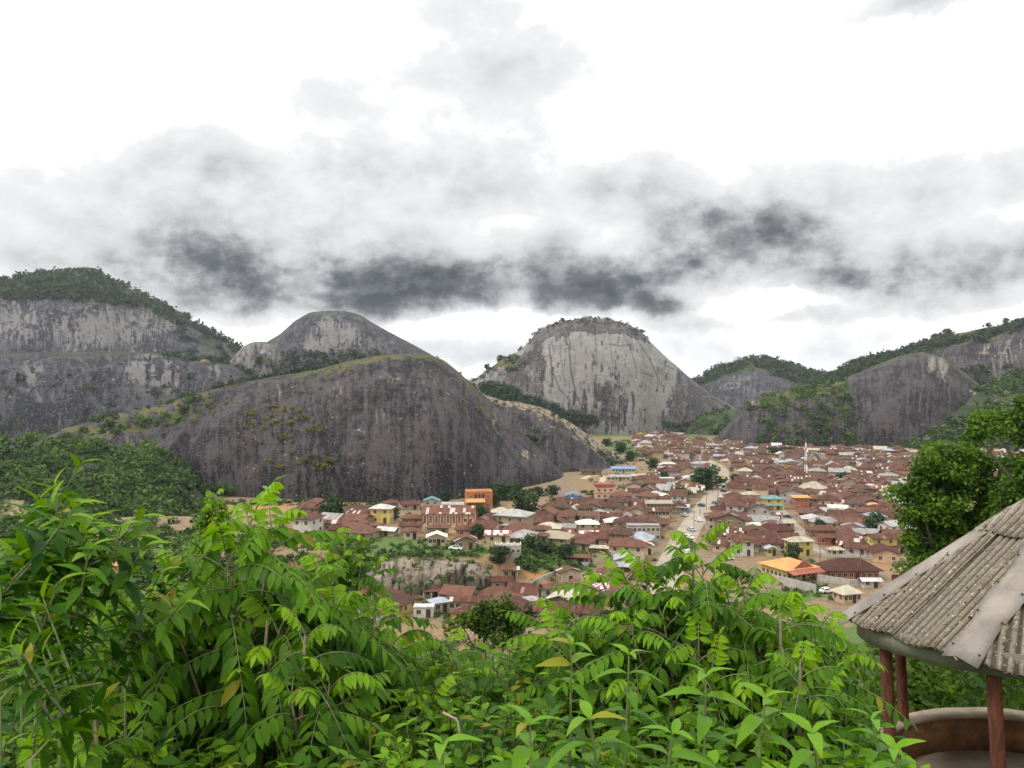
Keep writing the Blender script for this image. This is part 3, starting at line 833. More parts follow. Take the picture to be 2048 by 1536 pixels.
def tubes(lines, sides=5):
    """lines: list of (points (n,3), radii (n,)) -> vertices and quads of one mesh"""
    V, Fc, b = [], [], 0
    for P, r in lines:
        P = np.asarray(P, float); r = np.asarray(r, float)
        T = unit(np.gradient(P, axis=0))
        ref = np.where(np.abs(T[:, 2:3]) > .9, [[1., 0, 0]], [[0, 0, 1.]])
        A = unit(np.cross(T, ref)); B = np.cross(T, A)
        an = 2 * np.pi * np.arange(sides) / sides
        ring = P[:, None] + r[:, None, None] * (np.cos(an)[None, :, None] * A[:, None] + np.sin(an)[None, :, None] * B[:, None])
        V.append(ring.reshape(-1, 3))
        n = len(P); idx = b + np.arange(n * sides).reshape(n, sides)
        nx = np.roll(idx, -1, 1)
        Fc.append(np.stack([idx[:-1], nx[:-1], nx[1:], idx[1:]], -1).reshape(-1, 4))
        b += n * sides
    return np.concatenate(V), np.concatenate(Fc)


def clump_mesh(name, C, Rr, per, leaf, mat, rng, flat=.75, tmpl=QUAD):
    """leaf-sized faces spread in many ellipsoidal clumps: C (n,3) centres, Rr (n,) radii"""
    C = np.asarray(C, float); Rr = np.asarray(Rr, float)
    n = len(C)
    D = rdir(n * per, rng)
    rad = np.repeat(Rr, per) * (.35 + .65 * rng.random(n * per) ** .5) * (.8 + .4 * rng.random(n * per))
    D2 = D.copy(); D2[:, 2] *= flat
    O = np.repeat(C, per, 0) + D2 * rad[:, None]
    T = unit(rdir(n * per, rng) + D * .5 + np.array([0, 0, -.25]))
    N = unit(D * .9 + rdir(n * per, rng) * .7 + np.array([0, 0, .6]))
    S = (np.repeat(np.asarray(leaf) * np.ones(n), per)) * (.6 + .8 * rng.random(n * per))
    V, Fc = place(*tmpl, O, T, N, S)
    var = np.clip(np.repeat(rng.random(n) * .6, per) + rng.random(n * per) * .4, 0, 1)
    return mesh_np(name, V, Fc, [mat], attrs={'var': np.repeat(var, len(tmpl[0]))})


# ------------------------------------------------------------------ vegetation on the hills: masses nobody could count
def on_hill(H, cond, n, rng, tmax=1.0):
    """random points of a hill's near side where cond(px, py, T) holds"""
    P = H['P'][:, :H['nf'] + 3]; px, py, T = H['px'][:, :H['nf'] + 3], H['py'][:, :H['nf'] + 3], H['T'][:, :H['nf'] + 3]
    ok = cond(px, py, T, H['b'][:, :H['nf'] + 3])
    dX = np.zeros(P.shape[:2])
    dX[1:, 1:] = np.abs(np.diff(px, axis=0))[:, 1:] * np.abs(np.diff(py, axis=1))[1:, :] + .3
    w = (ok * dX).ravel(); w = w / w.sum()
    k = rng.choice(len(w), n, p=w)
    Q = P.reshape(-1, 3)[k] + rng.normal(size=(n, 3)) * np.array([2, 2, 0])
    return Q


def veg(name, label, cat, spec, mat, per, leafk, rng, flat=.8):
    C, Rr = [], []
    for H, cond, n, r0, r1 in spec:
        Q = on_hill(HILLS[H], cond, n, rng)
        r = rng.uniform(r0, r1, n)
        Q[:, 2] += r * .45
        C.append(Q); Rr.append(r)
    C = np.concatenate(C); Rr = np.concatenate(Rr)
    me = clump_mesh(name, C, Rr, per, Rr * leafk, mat, rng, flat)
    return tag(obj(name, me), label, cat, kind='stuff')


def nz2(px, py, s, seed):
    return fbm(np.stack([px / s, py / s * 1.5, px * 0], -1), 4, seed)


g = np.random.default_rng(3)
veg('woodland', 'blue-green woodland capping the far left dome and its right-hand slope', 'woodland', [
    ('far_left', lambda x, y, T, b: (b < np.interp(x, CAPX, CAPD) + 30 * (nz2(x, y, 30, 2) - .5)), 1500, 3.5, 8),
    ('far_left', lambda x, y, T, b: (x > 330) & (nz2(x, y, 26, 4) > .55), 160, 4, 7),
    ('bench', lambda x, y, T, b: (b < 9) & (x > 330), 110, 2.5, 5),
    ('bench', lambda x, y, T, b: (T < .25) & (nz2(x, y, 26, 4) > .5), 120, 3, 6)], M['leaf_far'], 30, .42, g)
veg('woodland', 'dark woodland in the hollow between the rounded middle dome and the large dark dome', 'woodland', [
    ('mid_dome', lambda x, y, T, b: (y > 706) & (y < 790) & (x > 470) & (x < 760), 330, 3, 6),
    ('knob', lambda x, y, T, b: (x > 500) & (y > 712), 60, 3, 5),
    ('dark', lambda x, y, T, b: (T > .95) & (x > 420) & (x < 620), 70, 1.5, 3)], M['leaf_far'], 30, .42, g)
veg('woodland', 'thin dark scrub along the cap and left shoulder of the pale dome', 'woodland', [
    ('pale', lambda x, y, T, b: (b < 12 + 18 * (nz2(x, y, 14, 2) - .5)) & (x > 1060) & (x < 1300), 240, 1.0, 2.4),
    ('pale', lambda x, y, T, b: (b < 36) & (x > 900) & (x < 1060) & (nz2(x, y, 20, 6) > .46), 110, 2, 4)], M['leaf_far'], 26, .42, g)
veg('woodland', 'green woodland over the crest of the distant hill right of the pale dome', 'woodland', [
    ('far_right', lambda x, y, T, b: (b < 22 + 30 * (nz2(x, y, 20, 2) - .5)), 520, 4, 9), ('far_right', lambda x, y, T, b: (x > 1540) & (T > .4), 200, 5, 9)], M['leaf_far'], 26, .42, g)
veg('woodland', 'woodland along the skyline of the long right ridge', 'woodland', [
    ('right', lambda x, y, T, b: (b < 20 + 34 * (nz2(x, y, 24, 5) - .5)) & (x < 2080) & ((x < 1900) | (b > 8)), 900, 2.5, 6), ('right', lambda x, y, T, b: (nz2(x, y, 26, 9) > .52) & (y > 735) & (x < 2080), 300, 3, 6)], M['leaf_far'], 28, .42, g)
veg('undergrowth', 'dark green bushes covering the boulder slope under the right ridge', 'bushes', [
    ('slope', lambda x, y, T, b: (nz2(x, y, 24, 12) > .42) & (x < 2100), 1150, 2.2, 5),
    ('flank', lambda x, y, T, b: (x > 1520) & (nz2(x, y, 22, 8) > .47), 230, 2, 4.5),
    ('flank', lambda x, y, T, b: (x > 1490) & (b < 18), 110, 1.5, 3.5),
    ('saddle', lambda x, y, T, b: (nz2(x, y, 20, 3) > .45), 160, 2, 5)], M['leaf_wood'], 30, .42, g)
veg('undergrowth', 'dark green bushes between the tan ridge and the foot of the pale dome', 'bushes', [
    ('pale', lambda x, y, T, b: (y > 770) & (y > 770 + (x - 1000) * .38) & (y > 735 + (x - 960) * .45) & (x > 960) & (x < 1290) & (y < 800 + (x - 1000) * .4), 260, 3, 6),
    ('pale', lambda x, y, T, b: (y > 848) & (x > 1330) & (x < 1500), 120, 2.5, 5),
    ('tan', lambda x, y, T, b: (nz2(x, y, 16, 5) > .55) & (T < .8), 80, 1.3, 2.6),
    ('tan', lambda x, y, T, b: (T < .2) & (x > 1000) & (x < 1250), 110, 2, 4)], M['leaf_far'], 30, .42, g)
veg('grass_tufts', 'olive grass tufts dotted over the face of the large dark dome', 'grass', [
    ('dark', lambda x, y, T, b: ((blob(x, y, 560, 850, 80, 40) > .35) | (blob(x, y, 600, 925, 70, 18) > .35)) & (nz2(x, y, 12, 6) > .5), 150, .7, 1.6),
    ('dark', lambda x, y, T, b: (x > 350) & (x < 1150) & (T > .3) & (nz2(x, y, 20, 16) > .60), 110, .6, 1.3)], M['leaf_dry'], 40, .45, g, .6)
veg('undergrowth', 'low scrub on the grassy rocks left of the large dark dome', 'bushes', [
    ('dark', lambda x, y, T, b: (x < 420) & (T > .35) & (nz2(x, y, 24, 17) > .48), 200, 1.2, 2.8)], M['leaf_wood'], 40, .42, g)
wl = veg('woodland', 'dense dark green wood on the slope left of the large dark dome', 'woodland', [
    ('wood', lambda x, y, T, b: (x > -260) & (T > .1) & ~((blob(x, y, 30, 1020, 50, 34) > .45) | (blob(x, y, 188, 925, 26, 14) > .5)), 780, 2.0, 5.2),
    ('dark', lambda x, y, T, b: (x > 400) & (x < 480) & (y > 975), 16, 2, 3.2)], M['leaf_wood'], 110, .26, g, .75)
veg('grass_tufts', 'scrub and grass along the top and cracks of the rock outcrop', 'grass', [
    ('crag', lambda x, y, T, b: (T > .86), 130, .4, 1.1), ('crag', lambda x, y, T, b: (nz2(x, y, 14, 31) > .58), 60, .4, 1.0)], M['leaf_wood'], 50, .4, g)


# ------------------------------------------------------------------ single trees
def tree_meshes(seed, h, spread, nclump, per, leaf, mat, flat=.8, trunk_h=.35):
    rng = np.random.default_rng(seed)
    top = np.array([0, 0, h])
    C, Rr, lines = [], [], []
    th = h * trunk_h
    lines.append((np.array([[0, 0, -.6], [0.05 * spread, 0, th * .6], [0, .04 * spread, th], [.02 * spread, 0, h * .72]]), np.array([.055, .045, .036, .012]) * h * .55))
    for i in range(nclump):
        a = rng.uniform(0, 2 * np.pi); u = rng.random() ** .6
        zz = rng.uniform(-1, 1)
        rr = spread * u * math.sqrt(max(0, 1 - zz * zz)) * .86
        c = np.array([rr * math.cos(a), rr * math.sin(a), th + (h - th) * (.5 + .5 * zz * .86)])
        C.append(c); Rr.append(spread * rng.uniform(.22, .38))
        if i % 3 == 0:
            s = np.array([0, 0, th * rng.uniform(.7, 1.3)])
            m = s * .45 + c * .55 + np.array([0, 0, .05 * h])
            lines.append((np.array([s, m, c]), np.array([.018, .011, .004]) * h))
    V, Fc = tubes(lines, 5)
    tr = mesh_np('trunk', V, Fc, [M['bark']], smooth=True)
    cr = clump_mesh('crown', C, Rr, per, leaf, mat, rng, flat)
    return tr, cr


TREES = [tree_meshes(s, 9, 5.0, 30, 46, .58, M['leaf_town'], trunk_h=.06) for s in (1, 2, 3)]


def tree(x, y, z, s, k, label, group, name='tree', rz=0, sq=1.0):
    o = empty(name, (x, y, z), rz)
    o.scale = (s * sq, s * sq, s)
    obj('trunk', TREES[k][0], o); obj('crown', TREES[k][1], o)
    return tag(o, label, 'tree', group)


TREE_SPOTS = [  # px, py of the foot, height in metres, width factor, label
    (1417, 978, 13, 1.45, 'big round dark tree at the bend of the main road'),
    (1362, 1003, 8, 1.2, 'round dark tree left of the main road, below the big tree at the bend'),
    (1050, 1030, 11.5, 1.3, 'largest round tree at the foot of the dark dome, left of the red-walled hall'),
    (1012, 1000, 9, 1.5, 'spreading tree against the dark dome, behind the largest round tree'),
    (985, 992, 7, 1.3, 'spreading tree beside the orange unfinished house'),
    (1030, 992, 7, 1.4, 'dark tree right behind the largest round tree'),
    (990, 1012, 6.5, 1.0, 'small round tree just right of the orange unfinished house'),
    (1105, 990, 5.5, 1.4, 'low tree behind the blue-domed red hall'),
    (1075, 992, 5, 1.4, 'low dark tree at the dome foot, left of the red hall'),
    (664, 1042, 10, 1.1, 'loose green tree on the tan ground left of the village'),
    (765, 1000, 8, 1.1, 'dark tree on the rock behind the brown-roofed mud house'),
    (893, 1004, 6, .9, 'dark tree at the dome foot between the teal-roofed house and the orange house'),
    (960, 1043, 6, 1.0, 'bright small tree beside the right end of the church'),
    (788, 1040, 5, 1.2, 'low bush right of the yellow two-storey house'),
    (956, 1078, 5, .9, 'small tree between the rust hip roofs and the striped roof'),
    (1285, 1000, 6, .8, 'slim dark tree on the grassy rise left of the main road'),
    (1692, 966, 7, 1.5, 'dark grey-green tree in the middle of the right-hand roofs'),
    (1722, 966, 5, 1.3, 'low dark tree just right of the grey-green tree among the roofs'),
    (1752, 1068, 9, 1.0, 'round dark tree left of the long white two-storey block'),
    (1587, 1122, 6, 1.0, 'dark tree in front of the beige-roofed two-storey villa'),
    (1545, 914, 8, 2.0, 'wide dark clump at the far edge of the town below the dark wedge'),
    (1575, 910, 7, 1.6, 'dark tree at the far edge of the town, right of the wide dark clump'),
    (1455, 922, 5, 1.2, 'small dark tree far up the main road'),
    (1580, 946, 6, 1.5, 'dark tree left of the radio mast'),
    (1470, 968, 6, 1.0, 'small tree right of the main road near its bend'),
    (1240, 905, 9, 1.4, 'dark tree at the tip of the tan ridge'),
    (1262, 922, 8, 1.2, 'dark tree at the far end of the tan ridge beside the first roofs'),
    (1215, 893, 8, 1.4, 'dark tree behind the crest of the tan ridge'),
    (1305, 935, 7, 1.4, 'wide dark tree behind the whitish roof at the end of the tan ridge'),
    (1330, 962, 6, .9, 'slim dark tree beside the whitish roof left of the smoke'),
    (1195, 1004, 5, .9, 'small tree left of the pink-roofed three-storey house'),
    (1640, 1062, 5, .9, 'small tree beside the grey lane'),
    (1130, 1118, 5, 1.2, 'bush on the green bank below the tan slope'),
    (1060, 1100, 5, 1.5, 'low spreading bush on the green bank'),
    (1090, 1108, 4, 1.8, 'low spreading bush at the middle of the green bank'),
    (1000, 1125, 5, 1.3, 'bushy tree at the right end of the rock outcrop'),
    (725, 1165, 6, 1.2, 'bush at the foot of the rock outcrop'),
    (1155, 1045, 4, .9, 'small bush beside the three-storey cream house'),
    (1290, 985, 4.5, 1.0, 'small round tree beside the bare rock ledge'),
    (1840, 1010, 8, 1.2, 'dark town tree at the right edge of the roofs')]
TREE_XY = []
for i, (px, py, h, sq, lab) in enumerate(TREE_SPOTS):
    x, y, z = hit(px, py)
    TREE_XY.append((x, y, h * .5 * sq))
    tree(x, y, z, h / 9.0, i % 3, lab, 'trees of the valley town', rz=R.uniform(0, 6.28), sq=sq)

# lone trees that stand out on the skylines
SKY_TREES = [('pale', 1124, 8, 'lone tree on the cap of the pale dome'), ('pale', 1283, 6, 'small tree at the right rim of the pale dome cap'),
             ('pale', 1000, 9, 'round tree on the left shoulder of the pale dome'), ('pale', 975, 9, 'round tree low on the left shoulder of the pale dome'),
             ('far_right', 1582, 13, 'tree on the right-hand crest of the distant hill'), ('far_right', 1596, 12, 'second tree on the right-hand crest of the distant hill'),
             ('far_right', 1622, 10, 'spindly tree near the saddle right of the distant hill'),
             ('right', 1868, 11, 'tree standing up from the ridge skyline, left of its bare crest'), ('right', 1895, 12, 'bushy tree standing up from the ridge skyline'),
             ('right', 1978, 8, 'small tree on the bare grassy crest of the right ridge'), ('right', 2012, 9, 'last tree on the right ridge before the edge'),
             ('far_left', 140, 12, 'tree crowning the top of the far left dome'), ('far_left', 165, 11, 'second tree crowning the top of the far left dome'),
             ('far_left', 105, 10, 'tree on the left of the top of the far left dome')]
for i, (hn, px, h, lab) in enumerate(SKY_TREES):
    H = HILLS[hn]; k = np.argmin(np.abs(H['px'][:, H['nf'] - 1] - px)); p = H['P'][k, H['nf'] - 1]
    tree(p[0], p[1], p[2] - .5, h / 9.0, i % 3, lab, 'skyline trees', rz=i, sq=1.0)


# palms
def palm_meshes():
    rng = np.random.default_rng(5)
    V, Fc = tubes([(np.array([[0, 0, -.4], [.15, 0, 2], [.1, .1, 4.4]]), np.array([.22, .17, .13]))], 6)
    tr = mesh_np('trunk', V, Fc, [M['bark']], smooth=True)
    O, T, N, S = [], [], [], []
    for i in range(22):
        a = rng.uniform(0, 6.28); e = rng.uniform(-.1, 1.1); L = rng.uniform(2.0, 2.8)
        d = np.array([math.cos(a) * math.cos(e), math.sin(a) * math.cos(e), math.sin(e)])
        for k in range(14):
            t = .15 + .85 * k / 13
            p = np.array([.1, .1, 4.4]) + d * L * t + np.array([0, 0, -1.5 * t * t])
            tg = unit(d * L + np.array([0, 0, -3.0 * t]))
            sd = unit(np.cross(tg, [0, 0, 1]))
            for s in (-1, 1):
                O.append(p); T.append(sd * s * .8 + tg * .6 + np.array([0, 0, -.35])); N.append(np.array([0, 0, 1.])); S.append(.75 * (1 - .5 * abs(t - .5)))
    V, Fc = place(*DIAM, O, T, N, S, np.array(S) * .28)
    return tr, mesh_np('crown', V, Fc, [M['leaf_wood']], attrs={'var': np.repeat(rng.random(len(O)), 4)})


PALM = palm_meshes()
for px, py, s, lab in [(822, 1205, 1.0, 'palm tree at the foot of the rock outcrop'), (1216, 1130, .8, 'palm tree left of the zinc-roofed building')]:
    o = empty('palm_tree', hit(px, py), px)
    o.scale = (s, s, s)
    obj('trunk', PALM[0], o); obj('crown', PALM[1], o); tag(o, lab, 'palm tree')


# boulders on the right slope and elsewhere
def boulder_mesh(seed):
    rng = np.random.default_rng(seed)
    n, k = 20, 12
    th = np.linspace(0, 2 * np.pi, n, endpoint=False); ph = np.linspace(0, np.pi, k)
    A, B = np.meshgrid(th, ph)
    D = np.stack([np.cos(A) * np.sin(B), np.sin(A) * np.sin(B), np.cos(B)], -1)
    r = .75 + .6 * (fbm(D * 1.3 + seed * 7, 4, seed) - .2)
    P = D * r[..., None] * np.array([1.25, .95, .72])
    idx = np.arange(k * n).reshape(k, n); nx = np.roll(idx, -1, 1)
    Fc = np.stack([idx[:-1], idx[1:], nx[1:], nx[:-1]], -1).reshape(-1, 4)
    return mesh_np('boulder', P.reshape(-1, 3), Fc, [M['rock_warm']], uv=np.stack([P[..., 0] * 4, P[..., 2] * 4], -1).reshape(-1, 2),
                   cols={'paint': np.tile([.55, .1, .05, 1], (k * n, 1))}, smooth=True)


BOULD = [boulder_mesh(s) for s in (1, 2, 3)]


def boulder(p, r, k, label, group, rz=0):
    o = obj('boulder', BOULD[k], None, p, rz)
    o.scale = (r, r, r)
    return tag(o, label, 'boulder', group)


BSPOTS = [('slope', 1830, 796, 15, 'big pale-topped boulder high on the green slope'), ('slope', 1868, 800, 14, 'large boulder right of the pale-topped one on the green slope'),
          ('slope', 1905, 792, 13, 'large grey boulder near the upper bushes of the green slope'), ('slope', 1795, 812, 12, 'grey boulder at the left end of the row on the green slope'),
          ('slope', 1770, 822, 9, 'smaller grey boulder below the left end of the row on the green slope'), ('slope', 1845, 806, 10, 'boulder wedged between the two largest on the green slope'),
          ('slope', 1994, 806, 4.5, 'bright white boulder alone among bushes on the green slope'), ('slope', 1935, 790, 8, 'rounded boulder close above the white one on the green slope'),
          ('slope', 2015, 785, 4, 'small pale boulder at the right end of the green slope'), ('slope', 1700, 862, 6, 'pale boulder low on the slope above the town roofs'),
          ('slope', 1660, 886, 5, 'boulder just above the farthest roofs'), ('slope', 1745, 880, 5, 'low boulder among the bushes above the town'),
          ('slope', 1885, 852, 4, 'small boulder among the middle bushes of the green slope'), ('bench', 300, 716, 7, 'dark boulder on the edge of the long cliff'),
          ('bench', 408, 726, 6, 'pale boulder near the right end of the long cliff top')]
for i, (hn, px, py, r, lab) in enumerate(BSPOTS):
    H = HILLS[hn]
    d = (H['px'][:, :H['nf']] - px) ** 2 + (H['py'][:, :H['nf']] - py) ** 2
    p = H['P'][:, :H['nf']].reshape(-1, 3)[np.argmin(d)]
    boulder(p, r, i % 3, lab, 'boulders on the hills', i * 1.7)
for px, py, r, lab in [(1632, 930, 9, 'big dark rounded boulder standing among the roofs beside the radio mast')]:
    x, y, z = hit(px, py); boulder((x, y, z + r * .3), r, 1, lab, None, .4)
    TREE_XY.append((x, y, r * 1.2))


# ------------------------------------------------------------------ roads
def ribbon(name, label, pts, widths, mat, lift, cat):
    P = np.array([hit(a, b) for a, b in pts])
    t = np.linspace(0, len(P) - 1, 80)
    Q = np.stack([np.interp(t, range(len(P)), P[:, i]) for i in range(3)], -1)
    for _ in range(3):
        Q[1:-1] = (Q[:-2] + 2 * Q[1:-1] + Q[2:]) / 4
    w = np.interp(t, range(len(P)), widths)
    T = np.gradient(Q, axis=0); T[:, 2] = 0; T = unit(T)
    S = np.stack([T[:, 1], -T[:, 0], T[:, 2] * 0], -1)
    n = 7
    rows = []
    for k in range(n):
        f = (k / (n - 1) - .5)
        A = Q + S * (w * f * (1 + .10 * (fbm(np.stack([t, t * 0 + k, t * 0], -1), 3, 4) - .5)))[:, None]
        A[:, 2] = ground_z(A[:, 0], A[:, 1]) + lift + .05
        rows.append(A)
    V = np.stack(rows, 1)
    idx = np.arange(80 * n).reshape(80, n)
    Fc = np.stack([idx[:-1, :-1], idx[:-1, 1:], idx[1:, 1:], idx[1:, :-1]], -1).reshape(-1, 4)
    tag(obj(name, mesh_np(name, V.reshape(-1, 3), Fc, [mat], smooth=True)), label, cat, kind='structure')
    return Q, w


ROAD_PX = [(1318, 1190), (1346, 1122), (1366, 1080), (1390, 1040), (1414, 1007), (1434, 980), (1447, 960), (1447, 943), (1434, 930), (1412, 920), (1380, 910)]
ROADQ, ROADW = ribbon('road', 'grey brown main road running away through the town', ROAD_PX, [9, 9.5, 9.5, 9.5, 9, 8.5, 8, 8, 8, 7, 7], M['road'], .05, 'road')
LANEQ, LANEW = ribbon('lane', 'narrow grey lane between maroon roofs right of the main road', [(1545, 1000), (1566, 1026), (1585, 1048), (1606, 1075), (1640, 1112)], [4, 4.5, 5, 5.5, 6], M['lane'], .05, 'lane')
PATHQ, PATHW = ribbon('path', 'pale dirt path curving round a grass patch below the tan ridge', [(1165, 958), (1188, 950), (1205, 952), (1206, 962), (1192, 972)], [4, 4, 4, 4, 4], plain('path_dirt', (.42, .33, .22)), .04, 'path')

# ------------------------------------------------------------------ buildings
def window_mesh(w, h, frame):
    b = MB()
    b.box(-w / 2, w / 2, -.05, .03, 0, h, 0)
    t = .11
    b.box(-w / 2 - t, w / 2 + t, -.10, .03, -t, 0, 1); b.box(-w / 2 - t, w / 2 + t, -.10, .03, h, h + t, 1)
    b.box(-w / 2 - t, -w / 2, -.09, .03, 0, h, 1); b.box(w / 2, w / 2 + t, -.09, .03, 0, h, 1)
    b.box(-.03, .03, -.08, -.05, 0, h, 1)
    return b.mesh('window', [M['dark'], frame])


def arch_mesh(w, h):
    b = MB()
    pts = [(-w / 2, 0), (w / 2, 0)] + [(w / 2 * math.cos(a), h - w / 2 + w / 2 * math.sin(a)) for a in [math.pi * i / 10 for i in range(11)]]
    b.slab([(x, -.08, z) for x, z in pts], (0, .1, 0), 0)  # solid slab, the shade inside the arch is put into its dark colour
    return b.mesh('archway', [M['dark']])


WIN = {k: window_mesh(*k, M['trim']) for k in [(1.1, 1.2), (.9, .9), (1.5, 1.3)]}
WINTALL = window_mesh(.75, 2.6, M['trim'])
DOOR = window_mesh(1.0, 2.1, M['wood']); DOOR.name = 'door'
ARCH = arch_mesh(1.9, 2.6)
ARCHS = arch_mesh(1.2, 1.8)


def roof_mesh(kind, w, d, z, pitch, o, mats, th=.13):
    b = MB()
    W, D = w / 2 + o, d / 2 + o
    def face(pts, eave_dir):
        e = Vector(eave_dir)
        p0 = Vector(pts[0]); n = (Vector(pts[1]) - p0).cross(Vector(pts[2]) - p0).normalized()
        f = n.cross(e)
        b.slab(pts, (0, 0, -th), 0, [((Vector(p) - p0).dot(e), (Vector(p) - p0).dot(f)) for p in pts])
    if kind == 'hip':
        if W >= D:
            r = D * pitch; a = max(.3, W - D)
            A, B = (-a, 0, z + r), (a, 0, z + r)
            face([(-W, -D, z), (W, -D, z), B, A], (1, 0, 0)); face([(W, D, z), (-W, D, z), A, B], (-1, 0, 0))
            face([(W, -D, z), (W, D, z), B], (0, 1, 0)); face([(-W, D, z), (-W, -D, z), A], (0, -1, 0))
        else:
            r = W * pitch; a = D - W
            A, B = (0, -a, z + r), (0, a, z + r)
            face([(-W, -D, z), (W, -D, z), A], (1, 0, 0)); face([(W, D, z), (-W, D, z), B], (-1, 0, 0))
            face([(W, -D, z), (W, D, z), B, A], (0, 1, 0)); face([(-W, D, z), (-W, -D, z), A, B], (0, -1, 0))
    elif kind == 'gable':
        r = D * pitch
        face([(-W, -D, z), (W, -D, z), (W, 0, z + r), (-W, 0, z + r)], (1, 0, 0)); face([(W, D, z), (-W, D, z), (-W, 0, z + r), (W, 0, z + r)], (-1, 0, 0))
    elif kind == 'gfront':
        r = W * pitch
        face([(W, -D, z), (W, D, z), (0, D, z + r), (0, -D, z + r)], (0, 1, 0)); face([(-W, D, z), (-W, -D, z), (0, -D, z + r), (0, D, z + r)], (0, -1, 0))
    elif kind == 'shed':
        face([(-W, -D, z - .1), (W, -D, z - .1), (W, D, z + 2 * D * pitch * .45), (-W, D, z + 2 * D * pitch * .45)], (1, 0, 0))
    elif kind == 'flat':
        b.box(-W, W, -D, D, z, z + .3, 0)
    return b.mesh('roof', mats)


def wall_mesh(kind, w, d, h, pitch, mat, o):
    b = MB()
    W, D = w / 2, d / 2
    b.box(-W, W, -D, D, -2.0, h, 0, skip='b')
    if kind == 'gable':
        r = (D + o) * pitch * D / (D + o)
        for s in (-1, 1):
            b.slab([(s * W, -D, h), (s * W, D, h), (s * W, 0, h + r)], (-s * .2, 0, 0), 0)
    if kind == 'gfront':
        r = W * pitch
        for s in (-1, 1):
            b.slab([(-W, s * D, h), (W, s * D, h), (0, s * D, h + r)], (0, -s * .2, 0), 0)
    if kind == 'shed':
        b.slab([(-W, D, h), (W, D, h), (W, D, h + D * pitch * .8), (-W, D, h + D * pitch * .8)], (0, -.2, 0), 0)
    return b.mesh('wall', [mat])


HOUSES = []           # px, py of each, for the labels


def house(name, loc, w, d, storeys=1, roof='hip', rm='rust', wm='tan', yaw=0.0, label=None, cat='house', group=None, nwin=None, side=2, floor_h=2.9,
          pitch=.42, o=.75, door=True, win=(1.1, 1.2), detail=2, porch=False, band=None):
    h = storeys * floor_h
    ov = .18 if roof == 'flat' else o
    root = empty(name, loc, yaw)
    obj('wall', wall_mesh(roof, w, d, h, pitch, WM[wm], ov), root)
    if roof != 'none':
        zz = h + .04 - (0 if roof in ('flat', 'shed') else ov * pitch * .8) + .14
        obj('roof', roof_mesh(roof, w, d, zz, pitch, ov, [RM[rm]]), root)
    if detail:
        W, D = w / 2, d / 2
        n = nwin if nwin is not None else max(2, int(w / 3.2))
        for s in range(storeys):
            z = s * floor_h + .95
            for i in range(n):
                x = -W + w * (i + .5) / n
                if s == 0 and door and i == n // 2:
                    obj('door', DOOR, root, (x, -D, .05)); continue
                obj('window', WIN[win], root, (x, -D, z))
            if detail > 1:
                for sd in (-1, 1):
                    for i in range(side):
                        obj('window', WIN[win], root, (sd * W, -D + d * (i + .5) / side, z), sd * math.pi / 2)
    if porch:
        b = MB(); p = 1.8
        b.slab([(-w / 2, -d / 2 - p, floor_h - .35), (w / 2, -d / 2 - p, floor_h - .35), (w / 2, -d / 2 - .02, floor_h + .15), (-w / 2, -d / 2 - .02, floor_h + .15)], (0, 0, -.1), 0,
               [(0, 0), (w, 0), (w, 2), (0, 2)])
        obj('porch_roof', b.mesh('porch_roof', [RM[rm]]), root)
        k = max(3, int(w / 3))
        for i in range(k):
            c = MB(); x = -w / 2 + .2 + (w - .4) * i / (k - 1)
            c.box(x - .12, x + .12, -d / 2 - p + .1, -d / 2 - p + .34, -1.5, floor_h - .4, 0)
            obj('porch_post', c.mesh('porch_post', [M['trim']]), root)
    if band:
        b = MB()
        for s in range(1, storeys):
            b.box(-w / 2 - .06, w / 2 + .06, -d / 2 - .06, d / 2 + .06, s * floor_h - .14, s * floor_h + .1, 0)
        obj('floor_band', b.mesh('floor_band', [M[band]]), root)
    return tag(root, label, cat, group)


FOOT = []             # footprints already taken: x, y, radius


def from_px(pl, pr, py, dep, over=1.6):
    """middle of a building whose front foot runs from pl to pr at py"""
    x, y, z = hit((pl + pr) / 2, py)
    w = (pr - pl) / F * y - over
    w = max(w, 3.0)
    d = w * dep
    cx, cy = x, y + d / 2
    z = min(float(ground_z(cx, cy)), z) if abs(float(ground_z(cx, cy)) - z) < 3 else z
    FOOT.append((cx, cy, math.hypot(w, d) * .5))
    return (cx, cy, z), w, d


LMARK = []            # anchors the other labels speak of: phrase, px, py


def lm(pl, pr, py, dep, label, anchor=None, name='house', cat='house', **kw):
    over = 2 * kw.get('o', .75)
    loc, w, d = from_px(pl, pr, py, dep, over)
    r = house(name, loc, w, d, label=label, cat=cat, **kw)
    if anchor: LMARK.append((anchor, (pl + pr) / 2, py - 8))
    return r, w, d


# --- the church with its row of tall windows
r, w, d = lm(842, 952, 1053, .42, 'long cream church with dark red pilasters and a rusty roof peeling white', 'the long church', 'church', 'church',
             roof='gable', rm='patched', wm='peach', yaw=-.05, nwin=0, side=2, floor_h=4.6, pitch=.55, o=.5, door=False)
for i in range(9):
    x = -w / 2 + w * (i + .5) / 9
    if i < 7: obj('window', WINTALL, r, (x, -d / 2, 1.2))
    else: obj('window', WIN[(1.1, 1.2)], r, (x, -d / 2, 1.7))
for i in range(10):
    b = MB(); x = -w / 2 + w * i / 9
    b.box(x - .17, x + .17, -d / 2 - .20, -d / 2 + .02, -1.5, 4.3, 0)
    obj('pilaster', b.mesh('pilaster', [M['redtrim']]), r)
b = MB(); b.box(-w / 2 - .1, w / 2 + .1, -d / 2 - .14, -d / 2 + .02, -1.5, .25, 0)
obj('plinth', b.mesh('plinth', [M['trim']]), r)

